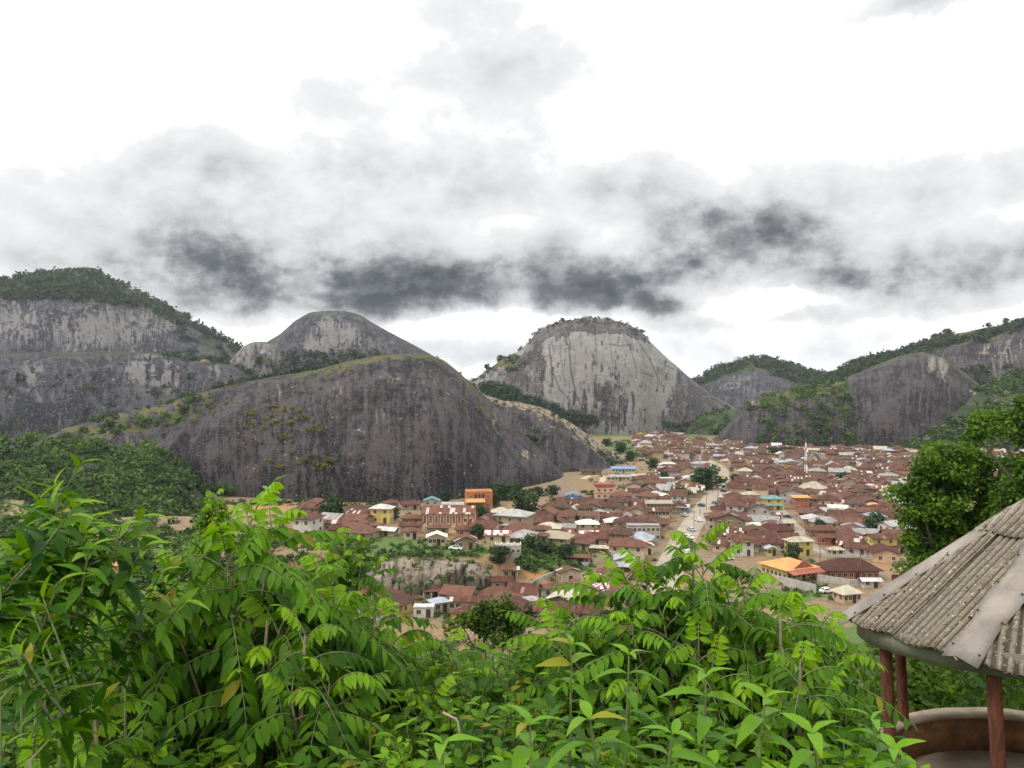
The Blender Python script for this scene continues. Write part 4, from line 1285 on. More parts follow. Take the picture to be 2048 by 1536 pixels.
# --- the orange unfinished house
r, w, d = lm(929, 984, 1016, .75, 'unfinished orange two-storey house with arches and a small orange front roof', 'the orange unfinished house', 'unfinished_house', 'house',
             roof='none', rm='orange', wm='orange', yaw=.12, storeys=2, nwin=3, floor_h=4.0, o=.2, door=False, band='redtrim')
for i in range(3): obj('archway', ARCHS, r, (-1.8 + 1.8 * i, -d / 2 - .1, 5.0))
b = MB(); b.slab([(-w / 2 - .3, -d / 2 - 3.2, 3.3), (w / 5, -d / 2 - 3.2, 3.3), (w / 5, -d / 2 - .02, 4.6), (-w / 2 - .3, -d / 2 - .02, 4.6)], (0, 0, -.15), 0, [(0, 0), (6, 0), (6, 4), (0, 4)])
obj('porch_roof', b.mesh('porch_roof', [RM['orange']]), r)
for x in (-w / 2, -w / 6, w / 5 - .3):
    c = MB(); c.box(x - .15, x + .15, -d / 2 - 3.1, -d / 2 - 2.8, -1.5, 3.2, 0); obj('porch_post', c.mesh('porch_post', [WM['orange']]), r)

L = lm
L(845, 880, 1024, .8, 'teal-roofed two-storey house with a front gable porch, behind the church', 'the teal-roofed house', roof='gfront', rm='teal', wm='grey', storeys=2, floor_h=2.6, yaw=.05, porch=True, pitch=.4)
L(764, 797, 1021, .9, 'brown-roofed mud house at the left end of the row under the dome', 'the mud house', rm='brown', wm='mud', yaw=.25, floor_h=3.6)
L(800, 842, 1019, .6, 'maroon-roofed house with white porch next to the mud house under the dome', None, roof='gable', rm='maroon', wm='cream', porch=True, floor_h=2.6)
L(882, 928, 1019, .35, 'long low house with grey-green roof left of the orange house', None, roof='gable', rm='grey', wm='tan', floor_h=2.5)
r, w, d = L(981, 1023, 1031, .7, 'open-sided hall under a wide beige hip roof, right of the church', 'the beige open hall', 'open_hall', 'hall', rm='beige', wm='cream', nwin=0, side=0, floor_h=2.2, o=1.4, door=False, pitch=.5)
for i in range(6):
    c = MB(); x = -w / 2 - .9 + (w + 1.8) * i / 5
    c.box(x - .12, x + .12, -d / 2 - 1.1, -d / 2 - .86, -1, 1.95, 0); obj('post', c.mesh('post', [M['wood']]), r)
L(738, 786, 1047, .7, 'yellow two-storey house with a whitish metal roof', 'the yellow house', rm='white', wm='yellow', storeys=2, floor_h=2.8, yaw=-.15)
L(800, 846, 1052, .6, 'rust-red hip roofed house touching the left end of the church', None, rm='rust', wm='mud')
L(797, 846, 1068, .55, 'rust-red roofed house just below the left end of the church', None, rm='rust', wm='tan', roof='gable')
L(803, 838, 1079, .8, 'small rusty hip-roofed house with cream walls left of the cream-gabled house', None, rm='rust', wm='cream', yaw=.2)
L(752, 797, 1072, .5, 'low whitish shed roof on the dirt track left of the small rusty house', None, name='shed', cat='shed', roof='gable', rm='white', wm='tan', floor_h=2.0, yaw=-.35, nwin=1)
L(851, 894, 1092, .7, 'house with wide pale cream front roof and windows below', 'the cream-roofed house', roof='gfront', rm='cream', wm='cream', yaw=.05, pitch=.38, nwin=4)
b = L(905, 955, 1100, .9, 'large rust-red hip-roofed house with a gabled front room, right of the cream-roofed house', None, roof='gfront', rm='rust', wm='tan', yaw=.08, floor_h=2.7)
L(908, 960, 1076, .6, 'broad rust-red hip roof directly behind the gabled rust house', None, rm='rust', wm='tan')
L(855, 900, 1072, .6, 'brown hip roof directly behind the cream-roofed house', None, rm='brown', wm='tan')
L(968, 1024, 1087, .5, 'house with a red-and-white striped roof above the unfinished block house', 'the striped roof', roof='gable', rm='striped', wm='cream', yaw=-.05)
r, w, d = L(990, 1042, 1111, .55, 'roofless grey block house with open rooms beside the green bank', 'the roofless block house', 'unfinished_house', 'house', roof='none', wm='grey', nwin=5, floor_h=3.0, o=.1, door=False, win=(.9, .9))
b = MB()
for i in range(5):
    x = -w / 2 + w * i / 4; b.box(x - .12, x + .12, -d / 2 - .02, d / 2 + .02, 3.0, 3.35, 0)
b.box(-w / 2, w / 2, -.12, .12, 3.0, 3.3, 0)
obj('ring_beam', b.mesh('ring_beam', [M['trim']]), r)
L(1000, 1040, 1158, .45, 'maroon gable roof edged with white sheets above the raw orange earth', None, roof='gable', rm='patched', wm='tan', yaw=-.05)
L(980, 1027, 1182, .7, 'rust-red gabled house with cream front facing the valley, right of the rock outcrop', 'the gabled house by the outcrop', roof='gable', rm='rust', wm='tan', yaw=.05)
L(893, 990, 1224, .28, 'long low house under an unbroken rust-red roof, nearest in the valley', 'the long rust roof', roof='gable', rm='rust', wm='cream', nwin=7, yaw=-.1)
L(856, 898, 1226, .8, 'bluish zinc hip roof nearest below the palm tree', None, rm='zinc', wm='grey', yaw=.5)
L(822, 872, 1236, .5, 'flat white roof in front of the zinc hip roof', None, roof='flat', rm='white', wm='white', floor_h=2.5)
L(707, 760, 1222, .7, 'broad beige hip roof half hidden by leaves below the outcrop', None, rm='beige', wm='tan', yaw=-.2)
L(780, 815, 1210, .7, 'rust roof with three pale sheets right of the broad beige roof', None, roof='gable', rm='rust', wm='tan', yaw=-.2)
L(842, 885, 1196, .6, 'rust-red roof on white posts beside the palm tree', None, rm='rust', wm='tan', porch=True, floor_h=2.6)
L(664, 700, 1222, .8, 'rust roof seen through leaves left of the broad beige roof', None, rm='rust', wm='tan')
L(640, 712, 1064, .35, 'long rusty roof with a white stripe, farthest left of the village', None, roof='gable', rm='patched', wm='cream', yaw=-.06)
L(652, 698, 1076, .6, 'rust hip roof in front of the long striped rusty roof', None, rm='rust', wm='mud')
L(596, 634, 1056, .5, 'rusty roof at the left edge of the village behind the tall leaves', None, rm='rust', wm='mud')
L(700, 735, 1062, .7, 'rust hip-roofed house below the yellow house', None, rm='rust', wm='tan', yaw=.2)
L(684, 716, 1034, .5, 'low cream house with rusty roof right of the loose green tree', None, rm='brown', wm='cream', floor_h=2.4)
L(740, 770, 1064, .5, 'small cream house just below the yellow house', None, roof='gable', rm='rust', wm='cream', floor_h=2.3)
# --- left of the road
r, w, d = L(1111, 1186, 1019, .5, 'long red-walled hall with white posts and a pale blue domed roof', 'the red hall', 'hall', 'hall', roof='gable', rm='rust', wm='brick', nwin=6, side=0, floor_h=3.2, pitch=.5, door=False)
for i in range(7):
    c = MB(); x = -w / 2 + w * i / 6
    c.box(x - .14, x + .14, -d / 2 - .25, -d / 2 + .02, -1.5, 3.0, 0); obj('post', c.mesh('post', [M['trim']]), r)
b = MB(); n = 8
for i in range(n):
    a0, a1 = math.pi * i / n, math.pi * (i + 1) / n
    b.slab([(-w * .26 * math.cos(a0), -d * .12, 5.6 + 1.9 * math.sin(a0)), (-w * .26 * math.cos(a0), d * .5, 5.6 + 1.9 * math.sin(a0)),
            (-w * .26 * math.cos(a1), d * .5, 5.6 + 1.9 * math.sin(a1)), (-w * .26 * math.cos(a1), -d * .12, 5.6 + 1.9 * math.sin(a1))][::-1], (0, 0, -.1), 0, [(0, i), (6, i), (6, i + 1), (0, i + 1)])
b.box(-w * .26, w * .26, -d * .1, d * .48, 3.2, 5.55, 0, skip='')
obj('vaulted_roof', b.mesh('vaulted_roof', [RM['blue']]), r)
r, w, d = L(1188, 1230, 1010, .7, 'three-storey cream house with pink-red roof and a row of ground-floor arches', 'the pink-roofed house', roof='flat', rm='red', wm='peach', storeys=3, nwin=3, floor_h=2.9, door=False, band='redtrim', yaw=.05)
for i in range(4): obj('archway', ARCH, r, (-w / 2 + w * (i + .5) / 4, -d / 2 - .14, .05))
b = MB(); b.box(-w / 2 - .25, w / 2 + .25, -d / 2 - .25, d / 2 + .25, 9.1, 10.3, 0, skip='b'); obj('parapet', b.mesh('parapet', [RM['red']]), r)
L(1152, 1190, 1051, .8, 'tall three-storey cream house with a rusty roof, middle of the left bank', 'the tall cream house', rm='patched', wm='tan', storeys=3, floor_h=2.5, nwin=4)
L(1106 - 40, 1107, 1053, .8, 'two-storey house under a white and maroon roof left of the tall cream house', None, rm='maroon', wm='tan', storeys=2, floor_h=2.4)
L(1064, 1102, 1040, .6, 'white rounded roof behind the maroon roof, left of the tall cream house', None, rm='white', wm='cream', floor_h=2.4)
L(1132, 1154, 1046, .9, 'small grey-roofed house touching the left of the tall cream house', None, roof='gfront', rm='zinc', wm='grey', floor_h=2.4)
L(1209, 1254, 1068, .8, 'two-storey house with a broad whitish hip roof below the pink-roofed house', 'the whitish hip roof', rm='white', wm='tan', storeys=2, floor_h=2.4)
L(1152, 1200, 1072, .7, 'two-storey house with cream front roof and striped porch roof', None, rm='cream', wm='cream', storeys=2, floor_h=2.4)
L(1156, 1200, 1080, .35, 'red-and-white striped lean-to in front of the cream-roofed two-storey house', None, name='lean_to', cat='shed', roof='shed', rm='striped', wm='cream', floor_h=2.2)
L(1290, 1346, 1030, .4, 'long beige roof of a two-storey block beside the main road', 'the long beige block', roof='gable', rm='beige', wm='tan', storeys=2, floor_h=2.7, nwin=7)
L(1292, 1342, 1046, .5, 'rust-roofed cream two-storey front with a row of dark windows by the main road', None, roof='gable', rm='rust', wm='cream', storeys=2, floor_h=2.5, nwin=6)
L(1252, 1324, 1082, .35, 'long unfinished grey two-storey block with flat grey roof near the main road', 'the grey block', roof='flat', rm='grey', wm='grey', storeys=2, floor_h=2.8, nwin=7)
r, w, d = L(1230, 1274, 1140, 1.35, 'bluish zinc gable roof with a lower front wing, brightest on the left bank', 'the zinc gable roof', roof='gfront', rm='zinc', wm='tan', floor_h=3.2, yaw=-.12, pitch=.34)
b = MB(); b.slab([(-w / 2 - .8, -d / 2 - 4, 1.9), (w / 2 + .8, -d / 2 - 4, 1.9), (w / 2 + .8, -d / 2 - .05, 3.0), (-w / 2 - .8, -d / 2 - .05, 3.0)], (0, 0, -.12), 0, [(0, 0), (8, 0), (8, 4), (0, 4)])
obj('porch_roof', b.mesh('porch_roof', [RM['zinc']]), r)
L(1133, 1184, 1129, .38, 'long low rust-roofed house with white walls on the edge of the green bank', 'the long low house by the bank', roof='gable', rm='rust', wm='white', nwin=6, yaw=-.3, floor_h=2.5)
L(1180, 1220, 1106, .4, 'long pale lichened roof between tan slope and palm tree', None, roof='gable', rm='beige', wm='mud', floor_h=1.9, yaw=-.25)
L(1112, 1162, 1167, .7, 'beige-fronted house with a rust gable roof and one dark doorway', 'the beige-fronted house', roof='gfront', rm='rust', wm='cream', nwin=1, yaw=.35, floor_h=3.4, pitch=.3)
L(1166, 1212, 1172, .6, 'rusty hip roof with a few light sheets right of the beige-fronted house', None, rm='patched', wm='tan')
L(1196, 1250, 1168, .7, 'broad maroon-red roof right of the lighter sheeted rusty roof', None, roof='gable', rm='rust', wm='cream', yaw=-.3)
L(1262, 1318, 1160, .6, 'brown hip roof beside the zinc gable, nearest the road', None, rm='brown', wm='tan')
L(1072, 1140, 1196, .4, 'long rust-red roof below the beige-fronted house', None, roof='gable', rm='rust', wm='white', yaw=.3)
L(1140, 1186, 1186, .5, 'low rust roof joining the long one below the beige-fronted house', None, roof='gable', rm='rust', wm='white', yaw=-.1)
L(1190, 1240, 1196, .8, 'rust hip roof with pale ribs just above the leaves', None, rm='striped', wm='tan', yaw=.2)
L(1040, 1080, 1222, .7, 'pale grey roof between the leaves right of the long rust roof', None, rm='grey', wm='grey', yaw=.3)
L(1275, 1310, 1110, .8, 'gabled house with striped front and dark doorway left of the road', None, roof='gfront', rm='striped', wm='cream', storeys=1, floor_h=3.4)
L(1222, 1272, 946, .3, 'long school-like building with a bright blue roof under the tan ridge', 'the blue-roofed building', 'school_building', 'school', roof='gable', rm='blue', wm='white', nwin=7, floor_h=3.0)
L(1212, 1262, 962, .3, 'long building with pale grey roof just below the blue-roofed building', None, roof='gable', rm='grey', wm='cream', nwin=6, floor_h=2.6)
L(1160, 1205, 950, .4, 'brown-roofed house at the foot of the tan ridge, left of the blue-roofed building', None, roof='gable', rm='brown', wm='mud', floor_h=2.6)
L(1262, 1300, 960, .4, 'tan house on the rock right of the blue-roofed building', None, roof='gable', rm='beige', wm='tan', floor_h=2.6)
L(1320, 1358, 938, .6, 'broad white hip roof at the tip of the tan ridge', 'the white hip roof by the ridge', rm='white', wm='cream', floor_h=3)
L(1384, 1430, 944, .5, 'grey-green flat-topped building behind the big round tree', None, roof='hip', rm='grey', wm='grey', storeys=2, pitch=.25)
L(1318, 1352, 978, .6, 'whitish two-storey block above the bend of the main road', None, roof='flat', rm='white', wm='tan', storeys=2)
L(1252, 1284, 994, .6, 'cream hip roofed house on the rise left of the pink-roofed house', None, rm='cream', wm='tan')
L(1320, 1344, 1004, .6, 'small ochre house left of the main road beside the round tree', None, roof='gfront', rm='cream', wm='ochre')
L(1062, 1105, 1074, .7, 'rust hip roof at the left end of the tan slope', None, rm='rust', wm='mud')
L(1058, 1100, 1088, .7, 'wide brown hip roof at the left end of the tan slope', None, rm='brown', wm='tan')
L(1108, 1140, 1084, .5, 'rust and white patched shed with a blue side on the tan slope', None, name='shed', cat='shed', roof='shed', rm='patched', wm='white', floor_h=2.2)
L(1200, 1238, 1086, .8, 'small ochre-fronted house with rust gable on the tan slope', None, roof='gfront', rm='rust', wm='ochre', nwin=1)
# --- right of the road
r, w, d = L(1545, 1634, 1160, .95, 'large hall with an orange hip roof and cream windowed front', 'the orange hall', 'hall', 'hall', rm='orange', wm='yellow', nwin=6, side=6, floor_h=3.6, pitch=.36, yaw=.42, o=1.0)
b = MB(); p = 3.5
b.slab([(-w / 2 - .6, -d / 2 - p, 2.7), (w / 2 + .6, -d / 2 - p, 2.7), (w / 2 + .6, -d / 2 - .05, 3.6), (-w / 2 - .6, -d / 2 - .05, 3.6)], (0, 0, -.14), 0, [(0, 0), (14, 0), (14, 4), (0, 4)])
obj('porch_roof', b.mesh('porch_roof', [RM['red']]), r)
b = MB(); b.slab([(-w * .34, -d / 2 - 1.05, 3.9), (w * .34, -d / 2 - 1.05, 3.9), (0, -d / 2 - 1.05, 6.2)], (0, .25, 0), 0); obj('pediment', b.mesh('pediment', [RM['red']]), r)
L(1652, 1766, 1160, .55, 'large hall with a broad maroon hip roof beside bare ground', 'the maroon hall', 'hall', 'hall', rm='maroon', wm='brick', nwin=8, floor_h=3.4, pitch=.55, o=1.2)
L(1674, 1726, 1207, .8, 'pale beige pyramid-roofed house nearest the gazebo', 'the beige pyramid roof', rm='beige', wm='peach', yaw=.3, nwin=4, pitch=.6)
L(1722, 1765, 1176, .4, 'white shed roof behind the beige pyramid-roofed house', None, name='shed', cat='shed', roof='gable', rm='white', wm='white', floor_h=2.2)
L(1526, 1569, 1020, .6, 'teal-roofed two-storey yellow house with an open upper porch', 'the teal-roofed villa', roof='hip', rm='teal', wm='yellow', storeys=2, porch=True, floor_h=2.7)
L(1732, 1768, 1025, .7, 'bright orange hip roof house at the right of the town', 'the orange hip roof', rm='orange', wm='yellow', pitch=.5)
L(1586, 1622, 1020, .6, 'tall maroon house with a peach-orange flat roof', 'the peach-roofed tall house', roof='shed', rm='orange', wm='brick', storeys=2, floor_h=2.9, pitch=.2)
L(1608, 1660, 988, .8, 'largest beige hip roof among brown roofs, middle of the right side', 'the large beige hip roof', rm='beige', wm='tan', pitch=.6, floor_h=3)
L(1614, 1646, 996, .6, 'low orange roof touching the front of the largest beige hip roof', None, rm='red', wm='peach', floor_h=2.2)
L(1766, 1812, 1080, .8, 'white two-storey block with grey roof at the right end of the town', 'the white block', roof='gable', rm='grey', wm='white', storeys=2, floor_h=2.8, yaw=.45)
L(1738, 1798, 1108, .55, 'rust-roofed two-storey house with yellow front and balcony near the bare ground', 'the yellow-fronted house', roof='gable', rm='maroon', wm='yellow', storeys=2, floor_h=2.8, yaw=.12, porch=True)
L(1690, 1734, 1068, .6, 'house with zinc roof crossed by white stripes', None, rm='zinc', wm='tan', floor_h=3)
L(1692, 1740, 1112, .5, 'maroon roof with white gable edge and a small white canopy', None, roof='gable', rm='maroon', wm='white', yaw=-.3)
L(1658, 1692, 1114, .6, 'small white-fronted kiosk house under a tan roof', None, rm='beige', wm='white', floor_h=2.6)
L(1575, 1630, 1112, .6, 'beige-roofed two-storey villa with yellow walls behind the orange hall', 'the beige-roofed villa', rm='beige', wm='yellow', storeys=2, floor_h=2.6, yaw=.2)
L(1532, 1556, 1112, .8, 'small orange gabled house with a zinc roof behind the orange hall', None, roof='gfront', rm='zinc', wm='ochre', floor_h=2.6)
L(1520, 1592, 1075, .5, 'wide maroon roof beside the grey lane', 'the wide maroon roof', rm='maroon', wm='mud', pitch=.55)
L(1522, 1600, 1086, .3, 'long maroon lower roof in front of the wide maroon roof', None, roof='gable', rm='maroon', wm='mud', floor_h=2.5)
L(1618, 1686, 1075, .5, 'broad rust roof across the lane from the wide maroon roof', None, rm='maroon', wm='mud')
L(1632, 1680, 1090, .5, 'rust roof with a bluish shadowed wall right of the lane', None, roof='gable', rm='maroon', wm='brick')
L(1445, 1480, 1052, .8, 'two-storey cream house with brown roof at the right kerb of the main road', None, rm='brown', wm='cream', storeys=2, floor_h=2.6)
L(1464, 1514, 1046, .6, 'maroon hip roof with dark porch right of the main road', None, rm='maroon', wm='tan', porch=True)
L(1450, 1482, 1000, .6, 'cream house with whitish roof by the upper main road', None, rm='white', wm='cream')
L(1484, 1520, 1000, .7, 'pale yellow house with beige roof and arched windows right of the upper road', None, rm='beige', wm='yellow')
L(1445, 1490, 1072, .6, 'cream gabled house with brown roof behind the leafy shrub top', None, rm='brown', wm='cream')
L(1488, 1522, 1064, .5, 'small house with pale cream roof right of the gabled cream house', None, roof='gable', rm='cream', wm='tan')
L(1540, 1592, 1058, .3, 'long pale beige shed roof just left of the lane', None, roof='shed', rm='beige', wm='tan', floor_h=2.4)
L(1468, 1516, 1026, .3, 'long white market roof near the main road', None, roof='gable', rm='white', wm='tan', floor_h=2.3)
L(1525, 1566, 1040, .3, 'low brown roof with a white flaking edge below the teal-roofed villa', None, roof='gable', rm='patched', wm='mud', floor_h=2.5)
L(1462, 1512, 1112, .5, 'grey and white two-storey house with rust roof just behind the shrub', None, roof='gable', rm='rust', wm='white', storeys=2, floor_h=2.5)
L(1408, 1448, 1092, .8, 'maroon hip roof beside the road just above the leaves', None, rm='maroon', wm='cream')
L(1728, 1776, 1046, .6, 'zinc-grey hip roof below the orange hip roof', None, rm='zinc', wm='tan')
L(1695, 1745, 1052, .6, 'large maroon hip roof with tan walls left of the zinc-grey hip roof', None, rm='maroon', wm='tan', floor_h=3.4)
L(1700, 1740, 1002, .6, 'brown roof over a white-balustraded front below the grey-green tree', None, rm='brown', wm='cream', storeys=2, floor_h=2.4)
L(1664, 1692, 1010, .7, 'pale gabled house in front of the brown row, left of the orange hip roof', None, roof='gfront', rm='brown', wm='cream')
L(1740, 1776, 990, .6, 'cream two-storey house with beige roof above the orange hip roof', None, rm='beige', wm='cream', storeys=2, floor_h=2.4)
L(196, 256, 1150, .5, 'house with an orange and white striped roof seen between leaves at far left', 'the striped roof at far left', roof='gable', rm='orange', wm='peach', yaw=.2)
L(254, 288, 1112, .4, 'small yellow kiosk with white roof in the grass at far left', None, name='kiosk', cat='kiosk', roof='flat', rm='white', wm='yellow', floor_h=2.2, nwin=2)
for ph, px, py in [('the radio mast', 1612, 955), ('the big tree at the road bend', 1417, 960), ('the big boulder among the roofs', 1632, 925), ('the round tree by the white block', 1752, 1050),
                   ('the dark wedge of rock', 1450, 893), ('the foot of the pale dome', 1310, 875), ('the grey lane', 1600, 1060), ('the wide clump at the far town edge', 1550, 905),
                   ('the grey-green tree among the roofs', 1692, 955), ('the main road bend', 1445, 940), ('the foot of the boulder slope', 1760, 900)]:
    LMARK.append((ph, px, py))

# --- the ordinary houses: packed along the streets
REGIONS = [
    ([(1268, 872), (1330, 872), (1425, 890), (1500, 899), (1620, 905), (1700, 903), (1850, 908), (2060, 915), (2060, 1000), (1850, 1010), (1812, 1060), (1800, 1118), (1745, 1112), (1640, 1108), (1500, 1112), (1412, 1098),
      (1400, 1062), (1440, 1000), (1462, 955), (1455, 935), (1420, 922), (1300, 918), (1275, 900)], 0),
    ([(1180, 1012), (1235, 1010), (1290, 962), (1355, 930), (1425, 930), (1440, 950), (1400, 1015), (1350, 1085), (1320, 1150), (1290, 1215), (1230, 1215), (1240, 1150), (1225, 1110), (1060, 1085), (1060, 1035)], 1),
    ([(590, 1036), (735, 1030), (800, 1050), (850, 1076), (700, 1082), (600, 1072)], 2), ([(640, 1196), (800, 1192), (985, 1192), (1190, 1196), (1190, 1250), (660, 1244)], 3),
    ([(955, 1040), (1060, 1062), (1060, 1092), (960, 1096)], 4), ([(1500, 1098), (1650, 1100), (1830, 1090), (1830, 1120), (1640, 1122), (1500, 1120)], 5)]


def inside(px, py, poly):
    c = False
    for (x0, y0), (x1, y1) in zip(poly, poly[1:] + poly[:1]):
        if (y0 > py) != (y1 > py) and px < (x1 - x0) * (py - y0) / (y1 - y0) + x0: c = not c
    return c


ST_YAW = -.33
ca, sa = math.cos(ST_YAW), math.sin(ST_YAW)
cands = []
hr = random.Random(5)
for iu in range(-46, 66):
    for iv in range(0, 112):
        u = iu * 9.4 + hr.uniform(-2.0, 2.0) + (iv % 2) * 4
        v = 170 + iv * 8.6 + hr.uniform(-1.8, 1.8)
        x, y = u * ca - v * sa * 0 + v * .30, v
        if y < 190: continue
        z = float(ground_z(x, y))
        px, py = 1024 + F * x / y, 768 + F * (EYE - z) / y
        if not (px < 2090 and any(inside(px, py, q) for q, _ in REGIONS)): continue
        w, d = hr.uniform(7.2, 12.0), hr.uniform(6.5, 9.5)
        if y > 520: w *= .92
        rr = math.hypot(w, d) * .5
        dr = np.hypot(ROADQ[:, 0] - x, ROADQ[:, 1] - y) - ROADW / 2
        dl = np.hypot(LANEQ[:, 0] - x, LANEQ[:, 1] - y) - LANEW / 2
        if dr.min() < rr * .82 + .5 or dl.min() < rr * .8: continue
        if any(math.hypot(a - x, b - y) < (c + rr) * .54 for a, b, c in FOOT): continue
        if any(math.hypot(a - x, b - y) < (c + rr) * .75 for a, b, c in TREE_XY): continue
        FOOT.append((x, y, rr))
        cands.append((y, x, z, w, d, px, py))
cands.sort()
NEAR_MAX = 300 - sum(1 for o in bpy.data.objects if o.get('category') == 'house') - 2
specs = []
for k, (y, x, z, w, d, px, py) in enumerate(cands):
    q = hr.random()
    if y < 520:
        rm = 'rust' if q < .36 else 'maroon' if q < .58 else 'brown' if q < .80 else 'patched' if q < .86 else 'grey' if q < .91 else 'white' if q < .93 else 'beige' if q < .97 else 'zinc' if q < .99 else 'cream'
    else:
        rm = 'brown' if q < .48 else 'rust' if q < .68 else 'maroon' if q < .78 else 'patched' if q < .83 else 'grey' if q < .88 else 'white' if q < .93 else 'beige' if q < .98 else 'zinc'
    rf = hr.choice(['hip', 'hip', 'hip', 'hip', 'gable', 'gable', 'gfront'])
    wm = hr.choice(['tan'] * 5 + ['cream'] * 3 + ['mud'] * 5 + ['grey'] * 2 + ['white', 'yellow', 'peach'])
    st = 2 if hr.random() < .22 and y > 250 else 1
    yaw = ST_YAW * .9 + hr.uniform(-.12, .12) + (math.pi / 2 if hr.random() < .2 else 0)
    if y < 250: w, d = min(w, 9.5), min(d, 7.5)
    specs.append(dict(loc=(x, y, z), w=w, d=d, rm=rm, roof=rf, wm=wm, storeys=st, yaw=yaw, px=px, py=py, y=y, pitch=hr.uniform(.34, .50), fh=hr.uniform(2.5, 3.0)))


FORMSAY = {'hip': 'hip-roofed', 'gable': 'long-gabled', 'gfront': 'gable-fronted'}
WALLSAY = {'tan': 'tan', 'cream': 'cream', 'mud': 'mud-brown', 'grey': 'grey', 'white': 'white', 'yellow': 'yellow', 'peach': 'peach'}


def relation(px, py):
    best = min(LMARK, key=lambda a: abs(a[1] - px) + 1.6 * abs(a[2] - py))
    dx, dy = px - best[1], (py - best[2]) * 1.6
    if abs(dx) > abs(dy): r = 'right of' if dx > 0 else 'left of'
    else: r = 'below' if dy > 0 else 'above'
    return r, best[0]


near = specs[:NEAR_MAX]
keys = {}
for s in near:
    s['key'] = (s['rm'], s['storeys'], s['roof'], s['wm']) + relation(s['px'], s['py'])
    keys.setdefault(s['key'], []).append(s)
ORD = ['nearest', 'second nearest', 'third nearest', 'fourth nearest', 'fifth nearest', 'sixth nearest']
for k, v in keys.items():
    a = [q for q in LMARK if q[0] == k[5]][0]
    v.sort(key=lambda s: math.hypot(s['px'] - a[1], s['py'] - a[2]))
    for i, s in enumerate(v):
        two = 'two-storey ' if k[1] == 2 else ''
        base = f"{RSAY[k[0]]} {two}{FORMSAY[k[2]]} house, {WALLSAY[k[3]]} walls, "
        s['label'] = base + (f"{k[4]} {k[5]}" if len(v) == 1 else f"{ORD[min(i, 5)]} {k[4]} {k[5]}")
for s in near:
    det = 2 if s['y'] < 400 else 1 if s['y'] < 560 else 0
    house('house', s['loc'], s['w'], s['d'], s['storeys'], s['roof'], s['rm'], s['wm'], s['yaw'], s['label'], 'house', 'houses of the valley town',
          nwin=None if s['y'] < 400 else 3, side=2, floor_h=s['fh'], pitch=s['pitch'], detail=det, porch=(det == 2 and hr.random() < .18), door=(det == 2))

# --- beyond them the farthest houses run together into one mass
b = MB(); slots = list(RM); wsl = list(WM)
mats = [RM[k] for k in slots] + [WM[k] for k in wsl]
for s in specs[NEAR_MAX:]:
    mw = Matrix.Translation(s['loc']) @ Matrix.Rotation(s['yaw'], 4, 'Z')
    h = s['storeys'] * s['fh']
    for me, mi in ((wall_mesh(s['roof'], s['w'], s['d'], h, s['pitch'], M['dark'], .75), len(slots) + wsl.index(s['wm'])),
                   (roof_mesh(s['roof'], s['w'], s['d'], h - .1, s['pitch'], .75, [M['dark']]), slots.index(s['rm']))):
        uvl = me.uv_layers[0].data
        for p in me.polygons:
            b.poly([mw @ me.vertices[i].co for i in p.vertices], mi, [tuple(uvl[l].uv + Vector((s['px'], s['py']))) for l in p.loop_indices])
        bpy.data.meshes.remove(me)
tag(obj('distant_houses', b.mesh('distant_houses', mats)), 'mass of small brown and whitish roofs at the far end of the town', 'houses', kind='stuff')
print('houses', len(near), 'far', len(specs) - len(near), 'landmark houses', 300 - NEAR_MAX)


# ------------------------------------------------------------------ mast, poles, walls, vehicles, people
def mast():
    x, y, z = hit(1612, 964)
    o = empty('radio_mast', (x, y, z))
    hgt = 78 / F * y
    n = 9
    for k in range(n):
        z0, z1 = hgt * k / n, hgt * (k + 1) / n
        r0, r1 = 1.2 * (1 - .85 * k / n), 1.2 * (1 - .85 * (k + 1) / n)
        b = MB()
        A = [(r0 * math.cos(a), r0 * math.sin(a), z0) for a in (0.5, 2.59, 4.69)]
        B = [(r1 * math.cos(a), r1 * math.sin(a), z1) for a in (0.5, 2.59, 4.69)]
        for i in range(3):
            b.cyl(A[i], B[i], .16, .16, 5, 0)
            b.cyl(A[i], B[(i + 1) % 3], .09, .09, 4, 0)
            b.cyl(B[i], B[(i + 1) % 3], .09, .09, 4, 0)
        obj('mast_section', b.mesh('mast_section', [M['mast_red'] if k % 3 == 1 else M['mast_white']]), o)
    b = MB(); b.cyl((0, 0, hgt), (0, 0, hgt + 3), .07, .05, 5); obj('antenna', b.mesh('antenna', [M['mast_white']]), o)
    b = MB(); b.cyl((.5, -.5, hgt * .8), (.5, -.9, hgt * .8), .7, .7, 10); obj('dish', b.mesh('dish', [M['mast_white']]), o)
    tag(o, 'slender red-and-white lattice radio mast rising above brown roofs', 'mast')


mast()


def pole_mesh(h):
    b = MB(); b.cyl((0, 0, -.5), (0, 0, h), .16, .11, 6)
    c = MB(); c.box(-1.0, 1.0, -.08, .08, h - .8, h - .65)
    for x in (-.8, 0, .8): c.cyl((x, 0, h - .65), (x, 0, h - .45), .07, .05, 5)
    return b.mesh('post', [M['wood']]), c.mesh('crossarm', [M['wood']])


